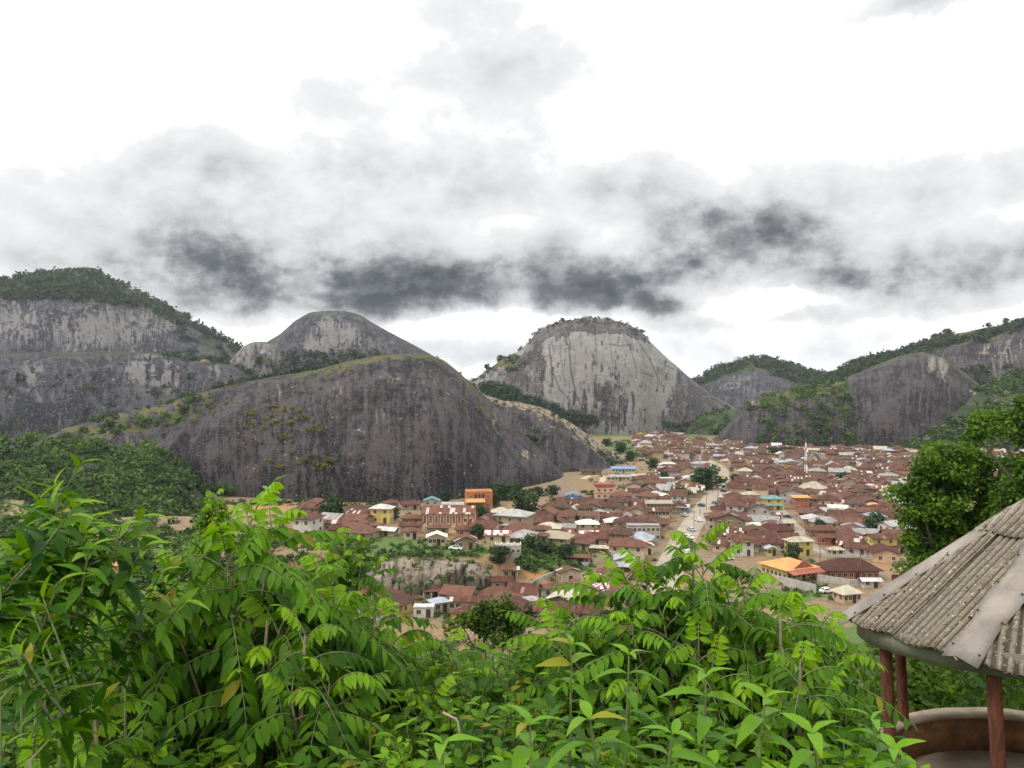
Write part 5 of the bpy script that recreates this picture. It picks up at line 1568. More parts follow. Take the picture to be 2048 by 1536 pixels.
PM = pole_mesh(8.5)
for px, py, lab in [(1388, 1062, 'utility pole on the left side of the main road, nearest of the row'), (1420, 1052, 'utility pole at the right kerb below the market roofs'),
                    (1400, 1030, 'utility pole standing at the left kerb midway along the road'), (1413, 1022, 'utility pole at the right kerb beside parked cars'),
                    (1436, 998, 'utility pole at the right kerb farther along the road'), (1426, 985, 'utility pole at the left kerb before the bend'),
                    (1472, 985, 'utility pole among the roofs right of the upper road'), (1707, 1116, 'pole standing in front of the maroon roof with the white edge'),
                    (1640, 1122, 'pole on the dirt ground right of the orange hall'), (1721, 1158, 'pole in front of the maroon hall'), (1472, 900, 'thin pole at the foot of the dark wedge of rock')]:
    x, y, z = hit(px, py)
    o = empty('utility_pole', (x, y, z), -.4)
    obj('post', PM[0], o); obj('crossarm', PM[1], o)
    tag(o, lab, 'utility pole', 'utility poles of the town')


def wall_run(pts, h, label, name='compound_wall', t=.3):
    b = MB()
    P = [Vector(hit(*p)) for p in pts]
    for a, c in zip(P, P[1:]):
        d = (c - a); d.z = 0; n = Vector((-d.y, d.x, 0)).normalized() * t / 2
        za, zc = a.z, c.z
        q = [a - n, c - n, c + n, a + n]
        lo = [Vector((p.x, p.y, p.z - 2)) for p in q]; hi = [Vector((p.x, p.y, p.z + h)) for p in q]
        for i in range(4):
            j = (i + 1) % 4; b.poly([lo[i], lo[j], hi[j], hi[i]])
        b.poly(hi)
    tag(obj(name, b.mesh(name, [M['concrete']])), label, 'wall')


wall_run([(1536, 1163), (1600, 1178), (1632, 1186)], 2.4, 'grey concrete compound wall in front of the orange hall')
wall_run([(1634, 1162), (1700, 1172), (1742, 1172)], 2.0, 'grey-brown compound wall in front of the maroon hall')
wall_run([(1636, 1112), (1740, 1118), (1820, 1124)], 1.2, 'low grey wall along the back of the bare yard')
wall_run([(340, 1138), (380, 1120), (420, 1112)], 3.0, 'grey wall end showing between leaves below the wooded slope')
wall_run([(1060, 1172), (1090, 1158), (1112, 1149)], 1.2, 'low stone wall stepping up beside the orange earth bank')


def car_meshes():
    prof = [(-2.1, .35), (-2.15, .75), (-2.0, .95), (-1.75, 1.0), (-1.25, 1.45), (.45, 1.5), (1.05, 1.02), (1.95, .88), (2.15, .65), (2.12, .35)]
    b = MB(); W = .83
    for i in range(len(prof) - 1):
        (x0, z0), (x1, z1) = prof[i], prof[i + 1]
        b.poly([(x0, -W, z0), (x1, -W, z1), (x1, W, z1), (x0, W, z0)])
    b.poly([(x, -W, z) for x, z in prof][::-1]); b.poly([(x, W, z) for x, z in prof]); b.poly([(2.12, -W, .35), (2.12, W, .35), (-2.1, W, .35), (-2.1, -W, .35)])
    gl = MB()
    for s in (-1, 1):
        gl.slab([(-1.55, s * (W + .01), 1.05), (-1.2, s * (W + .01), 1.38), (.4, s * (W + .01), 1.42), (.9, s * (W + .01), 1.05)], (0, -s * .03, 0))
    gl.slab([(.52, -.7, 1.46), (.52, .7, 1.46), (1.0, .7, 1.08), (1.0, -.7, 1.08)], (-.02, 0, -.03)); gl.slab([(-1.3, -.7, 1.42), (-1.3, .7, 1.42), (-1.72, .7, 1.06), (-1.72, -.7, 1.06)], (.02, 0, -.03))
    wh = MB(); wh.cyl((0, -.1, 0), (0, .1, 0), .34, .34, 12)
    return b, gl.mesh('windows', [M['glass']]), wh.mesh('wheel', [M['tyre']])


CB, CG, CW = car_meshes()
CARM = {k: CB.mesh('body', [plain('car_paint_' + k, c, .3, .05, 1, .5)]) for k, c in dict(white=(.75, .74, .72), dark=(.05, .055, .065), silver=(.42, .43, .44), blue=(.10, .18, .33), yellow=(.62, .45, .06)).items()}
CARS = [(1375, 1078, 'white', 1.15, 2.2, 'white van stopped on the right side of the main road'), (1372, 1108, 'white', 1, 2.1, 'white car nearest on the main road above the leaves'),
        (1384, 1096, 'silver', 1, 1.9, 'silver car parked right of the nearest white car'), (1382, 1062, 'silver', 1, 1.9, 'silver car parked at the right kerb above the white van'),
        (1397, 1043, 'white', 1, 1.9, 'white car parked at the right kerb midway along the road'), (1369, 1033, 'silver', 1, 1.9, 'silver car at the left kerb by the blue shop'),
        (1403, 1013, 'dark', 1.05, 1.9, 'dark car driving up the middle of the main road'), (1430, 1008, 'blue', 1, 1.9, 'blue car parked on the right verge'),
        (1440, 996, 'white', 1, 1.9, 'white car parked on the right verge farther along'), (1447, 984, 'dark', 1, 1.9, 'dark car parked on the right verge near the bend'),
        (1455, 972, 'white', 1, 1.9, 'white car parked right of the road bend'), (1444, 958, 'yellow', 1, 1.9, 'yellow car at the bend of the main road'),
        (1654, 1186, 'white', 1.0, .3, 'white van parked left of the beige pyramid roof'), (1455, 1120, 'white', 1, .4, 'white car seen beside the top of the leafy shrub'),
        (1795, 1133, 'dark', 1, .6, 'dark car on the bare yard near the gazebo roof'), (912, 1100, 'white', 1, 2.8, 'white pickup in front of the gabled rust house'),
        (1575, 1036, 'dark', 1, 2.3, 'dark car parked at the top of the grey lane')]
for px, py, c, s, rz, lab in CARS:
    x, y, z = hit(px, py)
    o = empty('car', (x, y, z + .08), rz)
    o.scale = (s, s, s)
    obj('body', CARM[c], o); obj('windows', CG, o)
    for wx in (-1.3, 1.35):
        for wy in (-.78, .78): obj('wheel', CW, o, (wx, wy, .34))
    tag(o, lab, 'car', 'cars of the town')
x, y, z = hit(1367, 1027)
o = empty('shop_front', (x, y + 2, z), -.35)
b = MB(); b.box(-2.6, 2.6, 0, 4, -1, 3.0); obj('wall', b.mesh('wall', [M['bluepaint']]), o)
b = MB(); b.slab([(-3, -1.5, 2.7), (3, -1.5, 2.7), (3, 4.3, 3.5), (-3, 4.3, 3.5)], (0, 0, -.12), 0, [(0, 0), (6, 0), (6, 6), (0, 6)]); obj('roof', b.mesh('roof', [RM['white']]), o)
obj('door', DOOR, o, (0, 0, 0)); tag(o, 'small bright blue shop front at the left kerb of the main road', 'shop')


def person_mesh():
    me = bpy.data.meshes.new('person')
    J = [((0, 0, .92), .15), ((0, 0, 1.2), .15), ((0, 0, 1.42), .10), ((0, 0, 1.52), .055), ((0, .01, 1.66), .10), ((.1, 0, .86), .10), ((.12, -.08, .48), .07), ((.12, .05, .06), .05),
         ((-.1, 0, .86), .10), ((-.12, .1, .48), .07), ((-.12, .16, .06), .05), ((.2, 0, 1.38), .06), ((.26, .02, 1.1), .045), ((.25, -.1, .84), .035), ((-.2, 0, 1.38), .06), ((-.26, .02, 1.1), .045), ((-.25, -.06, .84), .035)]
    Eg = [(0, 1), (1, 2), (2, 3), (3, 4), (0, 5), (5, 6), (6, 7), (0, 8), (8, 9), (9, 10), (2, 11), (11, 12), (12, 13), (2, 14), (14, 15), (15, 16)]
    me.from_pydata([j[0] for j in J], Eg, []); me.update()
    o = bpy.data.objects.new('person', me); COL.objects.link(o)
    md = o.modifiers.new('skin', 'SKIN')
    for i, j in enumerate(J): me.skin_vertices[0].data[i].radius = (j[1], j[1])
    me.skin_vertices[0].data[0].use_root = True
    o.modifiers.new('sub', 'SUBSURF').levels = 1
    dg = bpy.context.evaluated_depsgraph_get()
    res = bpy.data.meshes.new_from_object(o.evaluated_get(dg))
    bpy.data.objects.remove(o)
    return res


PER = person_mesh()
for i, (px, py, c, lab) in enumerate([(1363, 1078, 'blue_cloth', 'person in dark blue crossing the main road below the white van'), (1353, 1088, 'red_cloth', 'person in reddish clothes at the left edge of the main road'),
                                      (1393, 1052, 'white_cloth', 'person in white walking up the main road')]):
    me = PER.copy(); me.materials.clear()
    me.materials.append(plain(c, [(.05, .06, .14), (.35, .08, .06), (.6, .58, .55)][i]))
    x, y, z = hit(px, py)
    tag(obj('person', me, None, (x, y, z + .08), i * 1.3), lab, 'person')


# bushes and weeds growing loose on the valley floor
def ground_bushes(name, label, boxes, mat, per, leafk, seed):
    rng = np.random.default_rng(seed); C, Rr = [], []
    for x0, x1, y0, y1, n, r0, r1 in boxes:
        for _ in range(n):
            px, py = rng.uniform(x0, x1), rng.uniform(y0, y1)
            x, y, z = hit(px, py, 120)
            if any(math.hypot(a - x, b - y) < c * .8 for a, b, c in FOOT): continue
            if np.hypot(ROADQ[:, 0] - x, ROADQ[:, 1] - y).min() < 6 or np.hypot(LANEQ[:, 0] - x, LANEQ[:, 1] - y).min() < 4: continue
            r = rng.uniform(r0, r1); C.append((x, y, z + r * .3)); Rr.append(r)
    Rr = np.array(Rr)
    me = clump_mesh(name, C, Rr, per, Rr * leafk, mat, rng, .65)
    tag(obj(name, me), label, 'bushes', kind='stuff')


ground_bushes('undergrowth', 'green bushes on the flat ground between the wood and the foreground leaves',
              [(-100, 400, 1040, 1250, 420, 1.2, 3.4), (380, 640, 1052, 1240, 260, .8, 2.4), (400, 640, 1002, 1012, 40, 1, 2.2), (640, 720, 1075, 1150, 60, .8, 2)], M['leaf_wood'], 80, .3, 41)
ground_bushes('undergrowth', 'weeds and low bushes in patches between the houses',
              [(700, 1000, 1082, 1112, 110, .5, 1.3), (1035, 1180, 1085, 1140, 130, .7, 1.9), (860, 980, 1160, 1180, 40, .4, 1.0), (1180, 1310, 925, 1012, 90, .6, 1.6), (1230, 1310, 880, 925, 70, 1, 2.6), (600, 1000, 995, 1070, 110, .5, 1.5),
               (1060, 1340, 1020, 1200, 130, .4, 1.1), (1420, 1830, 910, 1110, 230, .5, 1.5), (1560, 1700, 1120, 1200, 90, .5, 1.3), (980, 1340, 1200, 1260, 90, .6, 1.8), (640, 900, 1200, 1260, 60, .5, 1.4), (1340, 1700, 880, 912, 60, 1, 2.6), (470, 780, 1001, 1014, 80, .6, 1.8), (980, 1190, 984, 1004, 60, .6, 1.8), (1410, 1640, 893, 906, 50, 1, 2.6)], M['leaf_wood'], 60, .34, 43)


# ------------------------------------------------------------------ the gazebo beside the viewpoint
def asbestos():
    m, t, b = new_mat('lichened_roof_sheet', .95)
    geo = t.n('ShaderNodeTexCoord').outputs['Object']
    rnd = t.n('ShaderNodeObjectInfo').outputs['Random']
    uv = t.n('ShaderNodeUVMap', uv_map='UVMap').outputs[0]
    n1 = t.noise(geo, 2.2, 6, .65); n2 = t.noise(geo, 14, 5, .7); n3 = t.noise(geo, 55, 4, .7)
    col = t.mix(t.ss(n2, .3, .7), (.125, .103, .074), (.28, .238, .175))
    col = t.mix(t.ss(n1, .42, .68), col, (.20, .175, .12))
    sp = t.n('ShaderNodeSeparateXYZ'); t.put(sp.inputs[0], uv)
    gr = t.m('SINE', t.m('MULTIPLY', sp.outputs[0], 2 * math.pi / .092))
    dirt = t.m('MULTIPLY', t.ss(gr, .35, -.7), t.ss(n2, .18, .5))          # patchy darker tone along the valleys of the sheet
    col = t.mix(t.m('MULTIPLY', dirt, .92), col, (.055, .044, .031))
    col = t.mix(t.m('MULTIPLY', t.ss(n3, .57, .64), .9), col, (.04, .035, .028))
    col = t.mix(t.m('MULTIPLY', t.ss(t.noise(geo, 30, 3, .6), .62, .7), .7), col, (.58, .55, .47))
    col = t.mix(t.ss(t.noise(geo, 24, 2, .5), .66, .70), col, (.02, .018, .016))
    t.put(b.inputs['Base Color'], t.mix(t.m('MULTIPLY', rnd, .25), col, (.22, .20, .17)))
    bump(t, b, t.m('ADD', n2, t.m('MULTIPLY', n3, .6)), .7, .02)
    return m


M['asbestos'] = asbestos()
M['cap'] = plain('weathered_cap_sheet', (.235, .205, .178), .85, .36, 3.5)
M['fascia'] = plain('stained_fascia', (.17, .165, .12), .9, .25, 4.0)


def rusty():
    m, t, b = new_mat('rusty_pipe', .8)
    geo = t.n('ShaderNodeTexCoord').outputs['Object']
    n = t.noise(geo, 9, 6, .7); n2 = t.noise(t.vm('MULTIPLY', geo, (6, 6, 1.4)), 3, 5, .65)
    c = t.mix(t.ss(n2, .35, .65), (.080, .027, .018), (.165, .055, .032))
    c = t.mix(t.ss(n, .52, .7), c, (.075, .032, .025))
    t.put(b.inputs['Base Color'], c); bump(t, b, n, .4, .01)
    return m


M['rust_pipe'] = rusty()
M['brown_wall'] = plain('brown_stained_wall', (.20, .10, .046), .95, .4, 9.0)
M['coping'] = plain('pale_coping', (.34, .27, .195), .95, .25, 8.0)
M['bolt'] = plain('bolt_head', (.035, .03, .03), .6)
GC = np.array([6.25, 8.85, EYE])


def gazebo():
    root = empty('gazebo', (GC[0], GC[1], EYE - 4.97))
    o0 = np.array([GC[0], GC[1], EYE - 4.97])
    tag(root, 'round gazebo with lichened corrugated roof on rusty posts beside the viewpoint', 'gazebo')
    Rr, ze, ph, gx, gy = 2.422, -3.11, 2.939, -.188, -.128
    N = 8
    Cn = []
    for k in range(N):
        a = ph + k * 2 * math.pi / N; x, y = Rr * math.cos(a), Rr * math.sin(a)
        Cn.append(GC + np.array([x, y, ze + gx * x + gy * y]) - o0)
    P = GC + np.array([.224, -.167, -.739]) - o0
    rng = np.random.default_rng(4)
    for k in range(N):
        A, B = Cn[k], Cn[(k + 1) % N]
        w = np.linalg.norm(B - A); e = (B - A) / w
        ap = P - A; ax = ap @ e; f = ap - ax * e; L = np.linalg.norm(f); f = f / L
        n = np.cross(e, f)
        pitch = .092
        for course in (0, 1):
            t0, t1 = (-.05, .60 * L) if course == 0 else (.52 * L, L)
            edges = np.arange(0, w + .3, .46 if course == 0 else .52)
            edges = np.append(edges[edges < w - .12], w)
            for s0, s1 in zip(edges[:-1], edges[1:]):
                ss_ = np.arange(s0 - .012, s1 + .045, pitch / 8)
                cols, uvs = [], []
                lift = .034 * course + rng.uniform(0, .008) + (.016 if int(s0 / .46 + .5) % 2 else 0)
                sk = rng.uniform(-.028, .028)
                rows = 12
                for s in ss_:
                    tm = min(s / max(ax, 1e-6), (w - s) / max(w - ax, 1e-6)) * L
                    ta = t0 + rng.uniform(-.012, .012) + .02 * math.sin(s * 9 + k)
                    tb = min(t1, tm)
                    if tb - ta < .02:
                        tb = ta + .02
                        if tm < t0 - .02 and course == 1: continue
                    t = np.linspace(ta, tb, rows)
                    hgt = .019 * math.sin(2 * math.pi * s / pitch) + lift + .010 * fbm(np.stack([t * 3, t * 0 + s * 6, t * 0 + k], -1), 2, 5) + .016 * (t - t0)/L*0
                    cols.append(A + (s + sk * (t - t0))[:, None] * e + t[:, None] * f + hgt[:, None] * n)
                    uvs.append(np.stack([t * 0 + s, t], -1))
                if len(cols) < 3: continue
                V = np.stack(cols); m_ = len(cols)
                idx = np.arange(m_ * rows).reshape(m_, rows)
                Fc = np.stack([idx[:-1, :-1], idx[1:, :-1], idx[1:, 1:], idx[:-1, 1:]], -1).reshape(-1, 4)
                me = mesh_np('roof_sheet', V.reshape(-1, 3), Fc, [M['asbestos']], uv=np.stack(uvs).reshape(-1, 2), smooth=True)
                so = obj('roof_sheet', me, root)
                md = so.modifiers.new('thick', 'SOLIDIFY'); md.thickness = .007; md.offset = -1
    # caps along the hips
    for k in range(N):
        A, B, Z = Cn[k], Cn[(k + 1) % N], Cn[k - 1]
        h = unit(P - A); Lh = np.linalg.norm(P - A)
        d1 = unit((B - A) - h * ((B - A) @ h)); d2 = unit((Z - A) - h * ((Z - A) @ h))
        n1 = np.cross(unit(B - A), h); n2 = np.cross(h, unit(Z - A))
        up = unit(n1 + n2)
        rows = []
        T = np.linspace(-.06, Lh, 26)
        for t in T:
            wv = .155 * min(1, (Lh - t) / 1.0 + .12) * (1 + .10 * math.sin(t * 7 + k * 2))
            c = A + h * t
            rows.append([c + d2 * wv + n2 * (.036 + .012 * math.sin(t * 9 + k)), c + d2 * wv * .5 + n2 * .05, c + up * .062, c + d1 * wv * .5 + n1 * .05, c + d1 * wv + n1 * (.036 + .012 * math.sin(t * 8 + k))])
        V = np.array(rows)
        idx = np.arange(V.shape[0] * 5).reshape(-1, 5)
        Fc = np.stack([idx[:-1, :-1], idx[:-1, 1:], idx[1:, 1:], idx[1:, :-1]], -1).reshape(-1, 4)
        so = obj('ridge_cap', mesh_np('ridge_cap', V.reshape(-1, 3), Fc, [M['cap']]), root)
        md = so.modifiers.new('thick', 'SOLIDIFY'); md.thickness = .006
        if k in (0, 1):
            for t in np.arange(.1, Lh - .5, .42):
                for d, nn in ((d1, n1), (d2, n2)):
                    p = A + h * (t + rng.uniform(-.05, .05)) + d * .125 + nn * .048
                    obj('bolt', BOLT, root, tuple(p))
    for k in (0, 1):
        A, B = Cn[k], Cn[(k + 1) % N]
        n = unit(np.cross(B - A, P - A))
        for i in range(9):
            s, t = rng.uniform(.12, .88), rng.uniform(.03, .4)
            p = A + (B - A) * s + (P - (A + B) / 2) * t + n * .032
            obj('bolt', BOLT, root, tuple(p))
    # fascia ring under the eaves
    n = 72
    V = []
    for i in range(n):
        a = 2 * math.pi * i / n
        for r, dz in ((2.24, .03), (2.24, .26), (2.20, .26), (2.20, .03)):
            x, y = r * math.cos(a), r * math.sin(a)
            V.append(np.array([x, y, -2.77 - .14 * (y + 8.85 - 7.6) * .9 + dz + 4.97]))
    V = np.array(V); idx = np.arange(n * 4).reshape(n, 4); nx = np.roll(idx, -1, 0)
    Fc = np.concatenate([np.stack([idx[:, j], nx[:, j], nx[:, (j + 1) % 4], idx[:, (j + 1) % 4]], -1) for j in range(4)])
    obj('fascia', mesh_np('fascia', V, Fc, [M['fascia']]), root)
    # posts
    for x, y in [(4.14, 8.86), (5.14, 10.65), (4.57, 7.57), (6.48, 10.9)] + [(6.25 + 2.1 * math.cos(math.radians(a)), 8.85 + 2.1 * math.sin(math.radians(a))) for a in (38, -6, -52, -98)]:
        b = MB()
        rx, ry = x - GC[0], y - GC[1]
        b.cyl((rx + .10, ry, -.02), (rx - .02, ry, 2.42), .067, .064, 16, cap=False)
        obj('post', b.mesh('post', [M['rust_pipe']], smooth=True), root)
    # low round wall, coping, floor, plinth
    def ring(name, r0, r1, z0, z1, mat, wob=0):
        n = 72; V = []
        for i in range(n):
            a = 2 * math.pi * i / n
            j = wob * (fbm(np.array([[math.cos(a) * 3, math.sin(a) * 3, 1.]]), 3, 3)[0] - .5)
            for r, z in ((r1 + j, z0), (r1 + j, z1 + j), (r0 - j, z1 + j * .5), (r0 - j, z0)):
                V.append((r * math.cos(a), r * math.sin(a), z))
        V = np.array(V); idx = np.arange(n * 4).reshape(n, 4); nx = np.roll(idx, -1, 0)
        Fc = np.concatenate([np.stack([idx[:, j], nx[:, j], nx[:, (j + 1) % 4], idx[:, (j + 1) % 4]], -1) for j in range(4)])
        obj(name, mesh_np(name, V, Fc, [mat]), root)
    ring('low_wall', 2.0, 2.2, 0, .44, M['brown_wall'], .01)
    ring('coping', 1.98, 2.23, .443, .49, M['coping'], .05)
    ring('outer_render', 2.203, 2.23, -1.9, .44, M['coping'], .01)
    b = MB(); k = 48
    b.slab([(2.0 * math.cos(2 * math.pi * i / k), 2.0 * math.sin(2 * math.pi * i / k), .004) for i in range(k)], (0, 0, -.15)); obj('floor', b.mesh('floor', [plain('dusty_floor', (.21, .165, .12), .95, .25, 3.0)]), root)
    b = MB(); b.cyl((0, 0, -2.2), (0, 0, -.16), 2.19, 2.19, 48); obj('plinth', b.mesh('plinth', [M['concrete']]), root)


_b = MB()
_b.cyl((0, 0, 0), (0, 0, .014), .013, .009, 8)
BOLT = _b.mesh('bolt', [M['bolt']])
gazebo()

# ------------------------------------------------------------------ near trees and bushes
def lobes_tree(name, label, cat, d, lobes, nclump, per, leaf, mat, seed, cr=.45, trunk_px=None, group=None, depth=.8):
    """a tree standing on the slope at distance d; its crown is grown in the given lobes (photo pixels turned into metres at d)"""
    rng = np.random.default_rng(seed)
    k = d / F
    cx = np.mean([l[0] for l in lobes]) if trunk_px is None else trunk_px
    x0 = (cx - 1024) * k
    g0 = float(ground_z(x0, d))
    root = empty(name, (x0, d, g0))
    area = np.array([l[2] * l[3] for l in lobes], float); area /= area.sum()
    C, Rr, lines = [], [], []
    cz = []
    for (lx, ly, rx, ry), ar in zip(lobes, area):
        n = max(2, int(nclump * ar))
        D = rdir(n, rng) * (.25 + .75 * rng.random(n) ** .4)[:, None]
        c0 = np.array([(lx - 1024) * k - x0, 0, EYE - (ly - 768) * k - g0])
        c0[1] = rng.uniform(-.5, .5) * rx * k * depth
        Q = c0 + D * np.array([rx * k, max(rx, ry) * k * depth, ry * k])
        C.append(Q); Rr.append(np.full(n, cr) * rng.uniform(.6, 1.25, n)); cz.append(c0)
    low = min(c[2] for c in cz)
    tt = np.array([0, 0, max(low * .72, 1.0)])
    rad = max(.05, .018 * max(c[2] for c in cz)) if d > 12 else .016
    lines.append((np.array([[0, 0, -.4], tt * .5 + [.1 * rad, 0, 0], tt]), np.array([1.3, 1.0, .8]) * rad))
    for c0, Q in zip(cz, C):
        m = tt * .4 + c0 * .6 + np.array([0, 0, .1 * abs(c0[2] - tt[2])])
        lines.append((np.array([tt, m, c0]), np.array([.42, .24, .12]) * rad))
        for q in Q[::4]:
            lines.append((np.array([c0, (c0 + q) / 2 + [0, 0, .05], q]), np.array([.2, .12, .05]) * rad))
    V, Fc = tubes(lines, 6)
    obj('trunk', mesh_np('trunk', V, Fc, [M['bark']], smooth=True), root)
    C = np.concatenate(C); Rr = np.concatenate(Rr)
    obj('crown', clump_mesh('crown', C, Rr, per, leaf, mat, rng, .7, DIAM), root)
    return tag(root, label, cat, group)


lobes_tree('broad_tree', 'dense dark green tree behind the gazebo roof, left of the taller one', 'tree', 33,
           [(1925, 1000, 95, 85), (1880, 925, 55, 45), (1930, 905, 50, 34), (1835, 1020, 50, 36), (1850, 1075, 45, 40), (1980, 960, 60, 60), (1950, 1080, 90, 60), (1815, 990, 26, 24), (2010, 1060, 80, 80), (1870, 965, 50, 40), (1860, 1130, 60, 40)],
           250, 130, .16, M['leaf_tree'], 3, .48)
lobes_tree('broad_tree', 'taller tree rising at the right edge behind the gazebo, one bough reaching left', 'tree', 28,
           [(2120, 860, 90, 60), (2050, 845, 40, 30), (1990, 848, 46, 20), (1950, 862, 26, 12), (2060, 930, 40, 40), (2120, 980, 110, 90), (2040, 1000, 50, 44), (2080, 815, 46, 24)],
           210, 130, .14, M['leaf_tree'], 5, .42, trunk_px=2150)
lobes_tree('small_tree', 'small-leaved tree at the lower edge of the town view, between the two leafy shrubs', 'tree', 16,
           [(995, 1215, 34, 22), (960, 1235, 36, 20), (1030, 1238, 40, 22), (925, 1250, 30, 18), (990, 1262, 60, 22)], 46, 60, .085, M['leaf_slope'], 8, .17)
lobes_tree('bush', 'green bush with orange flowers behind the gazebo wall', 'bush', 15,
           [(1835, 1400, 40, 24), (1880, 1395, 40, 20), (1815, 1370, 30, 22), (1850, 1350, 30, 20)], 90, 44, .11, M['leaf_under'], 12, .22)
fl = bpy.data.objects[-1] if False else [o for o in bpy.data.objects if o.get('label', '').startswith('green bush with orange')][0]
rng = np.random.default_rng(2)
C = np.array([[(px - 1855) * 15 / F, -.5, EYE - (py - 768) * 15 / F - fl.location[2]] for px, py in [(1820, 1412), (1838, 1418), (1850, 1400), (1880, 1412), (1868, 1420), (1826, 1400), (1895, 1408)]])
obj('flowers', clump_mesh('flowers', C, np.full(len(C), .06), 16, .06, M['flower'], rng, .7, DIAM), fl)

# ground cover of the slope below the viewpoint
rng = np.random.default_rng(21)
C, Rr = [], []
n = 5600
d = 9 + 176 * rng.random(n) ** 1.25
x = (rng.uniform(-500, 2600, n) - 1024) / F * d
r = rng.uniform(.35, .85, n) * (.6 + np.minimum(d, 110) / 60)
z = ground_z(x, d) + r * .5
C = np.stack([x, d, z], -1)
keep = np.hypot(x - GC[0], d - GC[1]) > 3.2
C, r, dd = C[keep], r[keep], d[keep]
me = clump_mesh('undergrowth', C, r, 44, .07 + dd * .0042, M['leaf_slope'], rng, .8, DIAM)
tag(obj('undergrowth', me), 'green bushes covering the slope that falls away below the viewpoint', 'bushes', kind='stuff')
rng = np.random.default_rng(23)
n = 260
d = rng.uniform(12, 34, n); px = rng.uniform(1760, 2120, n)
x = (px - 1024) / F * d
z = EYE - (rng.uniform(1300, 1470, n) - 768) / F * d
ok = (z > ground_z(x, d) - .3) & (np.hypot(x - GC[0], d - GC[1]) > 3.4)
C = np.stack([x, d, np.minimum(z, ground_z(x, d) + 5)], -1)[ok]
me = clump_mesh('undergrowth', C, rng.uniform(.4, .8, len(C)), 60, .15, M['leaf_slope'], rng, .8, DIAM)
tag(obj('undergrowth', me), 'tangle of bushes seen between the gazebo posts', 'bushes', kind='stuff')

# ------------------------------------------------------------------ foreground plants
LEAFLET = leaf_template(.40, 4, .22, .10)
LANCE = leaf_template(.30, 6, .38, .13, .80)
BROAD = leaf_template(.36, 7, .62, .12, .85, .012)
SMALL = leaf_template(.50, 3, .18, .10)


def at_px(px, py, d):
    return np.array([(px - 1024) / F * d, d, EYE - (py - 768) / F * d])


class Plant:
    def __init__(s):
        s.O, s.T, s.N, s.S, s.v, s.tip, s.lines, s.green = [], [], [], [], [], [], [], []
    def leaf(s, o, t, n, size, var, tip=0.0):
        s.O.append(o); s.T.append(t); s.N.append(n); s.S.append(size); s.v.append(var); s.tip.append(tip)
    def finish(s, name, label, cat, tmpl, mat, base, group=None, stem='stem_brown', wid=None):
        root = empty(name, tuple(base))
        O = np.array(s.O) - base
        V, Fc = place(*tmpl, O, s.T, s.N, s.S, None if wid is None else np.array(s.S) * wid)
        k = len(tmpl[0])
        obj('foliage', mesh_np('foliage', V, Fc, [mat], attrs={'var': np.repeat(np.clip(s.v, 0, 1), k), 'tip': np.repeat(np.clip(s.tip, 0, 1), k)}, smooth=True), root)
        V, Fc = tubes([(np.asarray(p) - base, r) for p, r in s.lines], 6)
        obj('trunk', mesh_np('trunk', V, Fc, [M[stem]], smooth=True), root)
        if s.green:
            V, Fc = tubes([(np.asarray(p) - base, r) for p, r in s.green], 4)
            obj('leaf_stalks', mesh_np('leaf_stalks', V, Fc, [M['stem']], smooth=True), root)
        return tag(root, label, cat, group)


def frond(P, o, d, L, pairs, leaf, droop, rng, var, tip=0.0):
    d = unit(np.asarray(d, float))
    t = np.linspace(0, 1, 9)
    pts = o + d * L * t[:, None] + np.array([0, 0, -droop * L])[None] * (t[:, None] ** 1.9)
    P.green.append((pts, np.linspace(.0042, .0014, 9)))
    for i in range(pairs):
        tt = .16 + .84 * (i + .5) / pairs
        p = o + d * L * tt + np.array([0, 0, -droop * L * tt ** 1.9])
        tg = unit(d + np.array([0, 0, -droop * 1.9 * tt ** .9]))
        sd = unit(np.cross(tg, [0, 0, 1.]) + 1e-6)
        up = np.cross(sd, tg)
        sz = leaf * (.62 + .5 * math.sin(math.pi * (.12 + .8 * tt))) * rng.uniform(.88, 1.12)
        hang = rng.uniform(.35, .85)
        for s in (-1, 1):
            P.leaf(p, sd * s * .9 + tg * rng.uniform(.35, .6) - np.array([0, 0, hang]) + rng.normal(size=3) * .09, up + sd * s * .35 + rng.normal(size=3) * .12, sz, var + rng.uniform(-.2, .2), tip)
    P.leaf(pts[-1], unit(pts[-1] - pts[-2]), np.array([0, 0, 1.]), leaf * .8, var, tip)


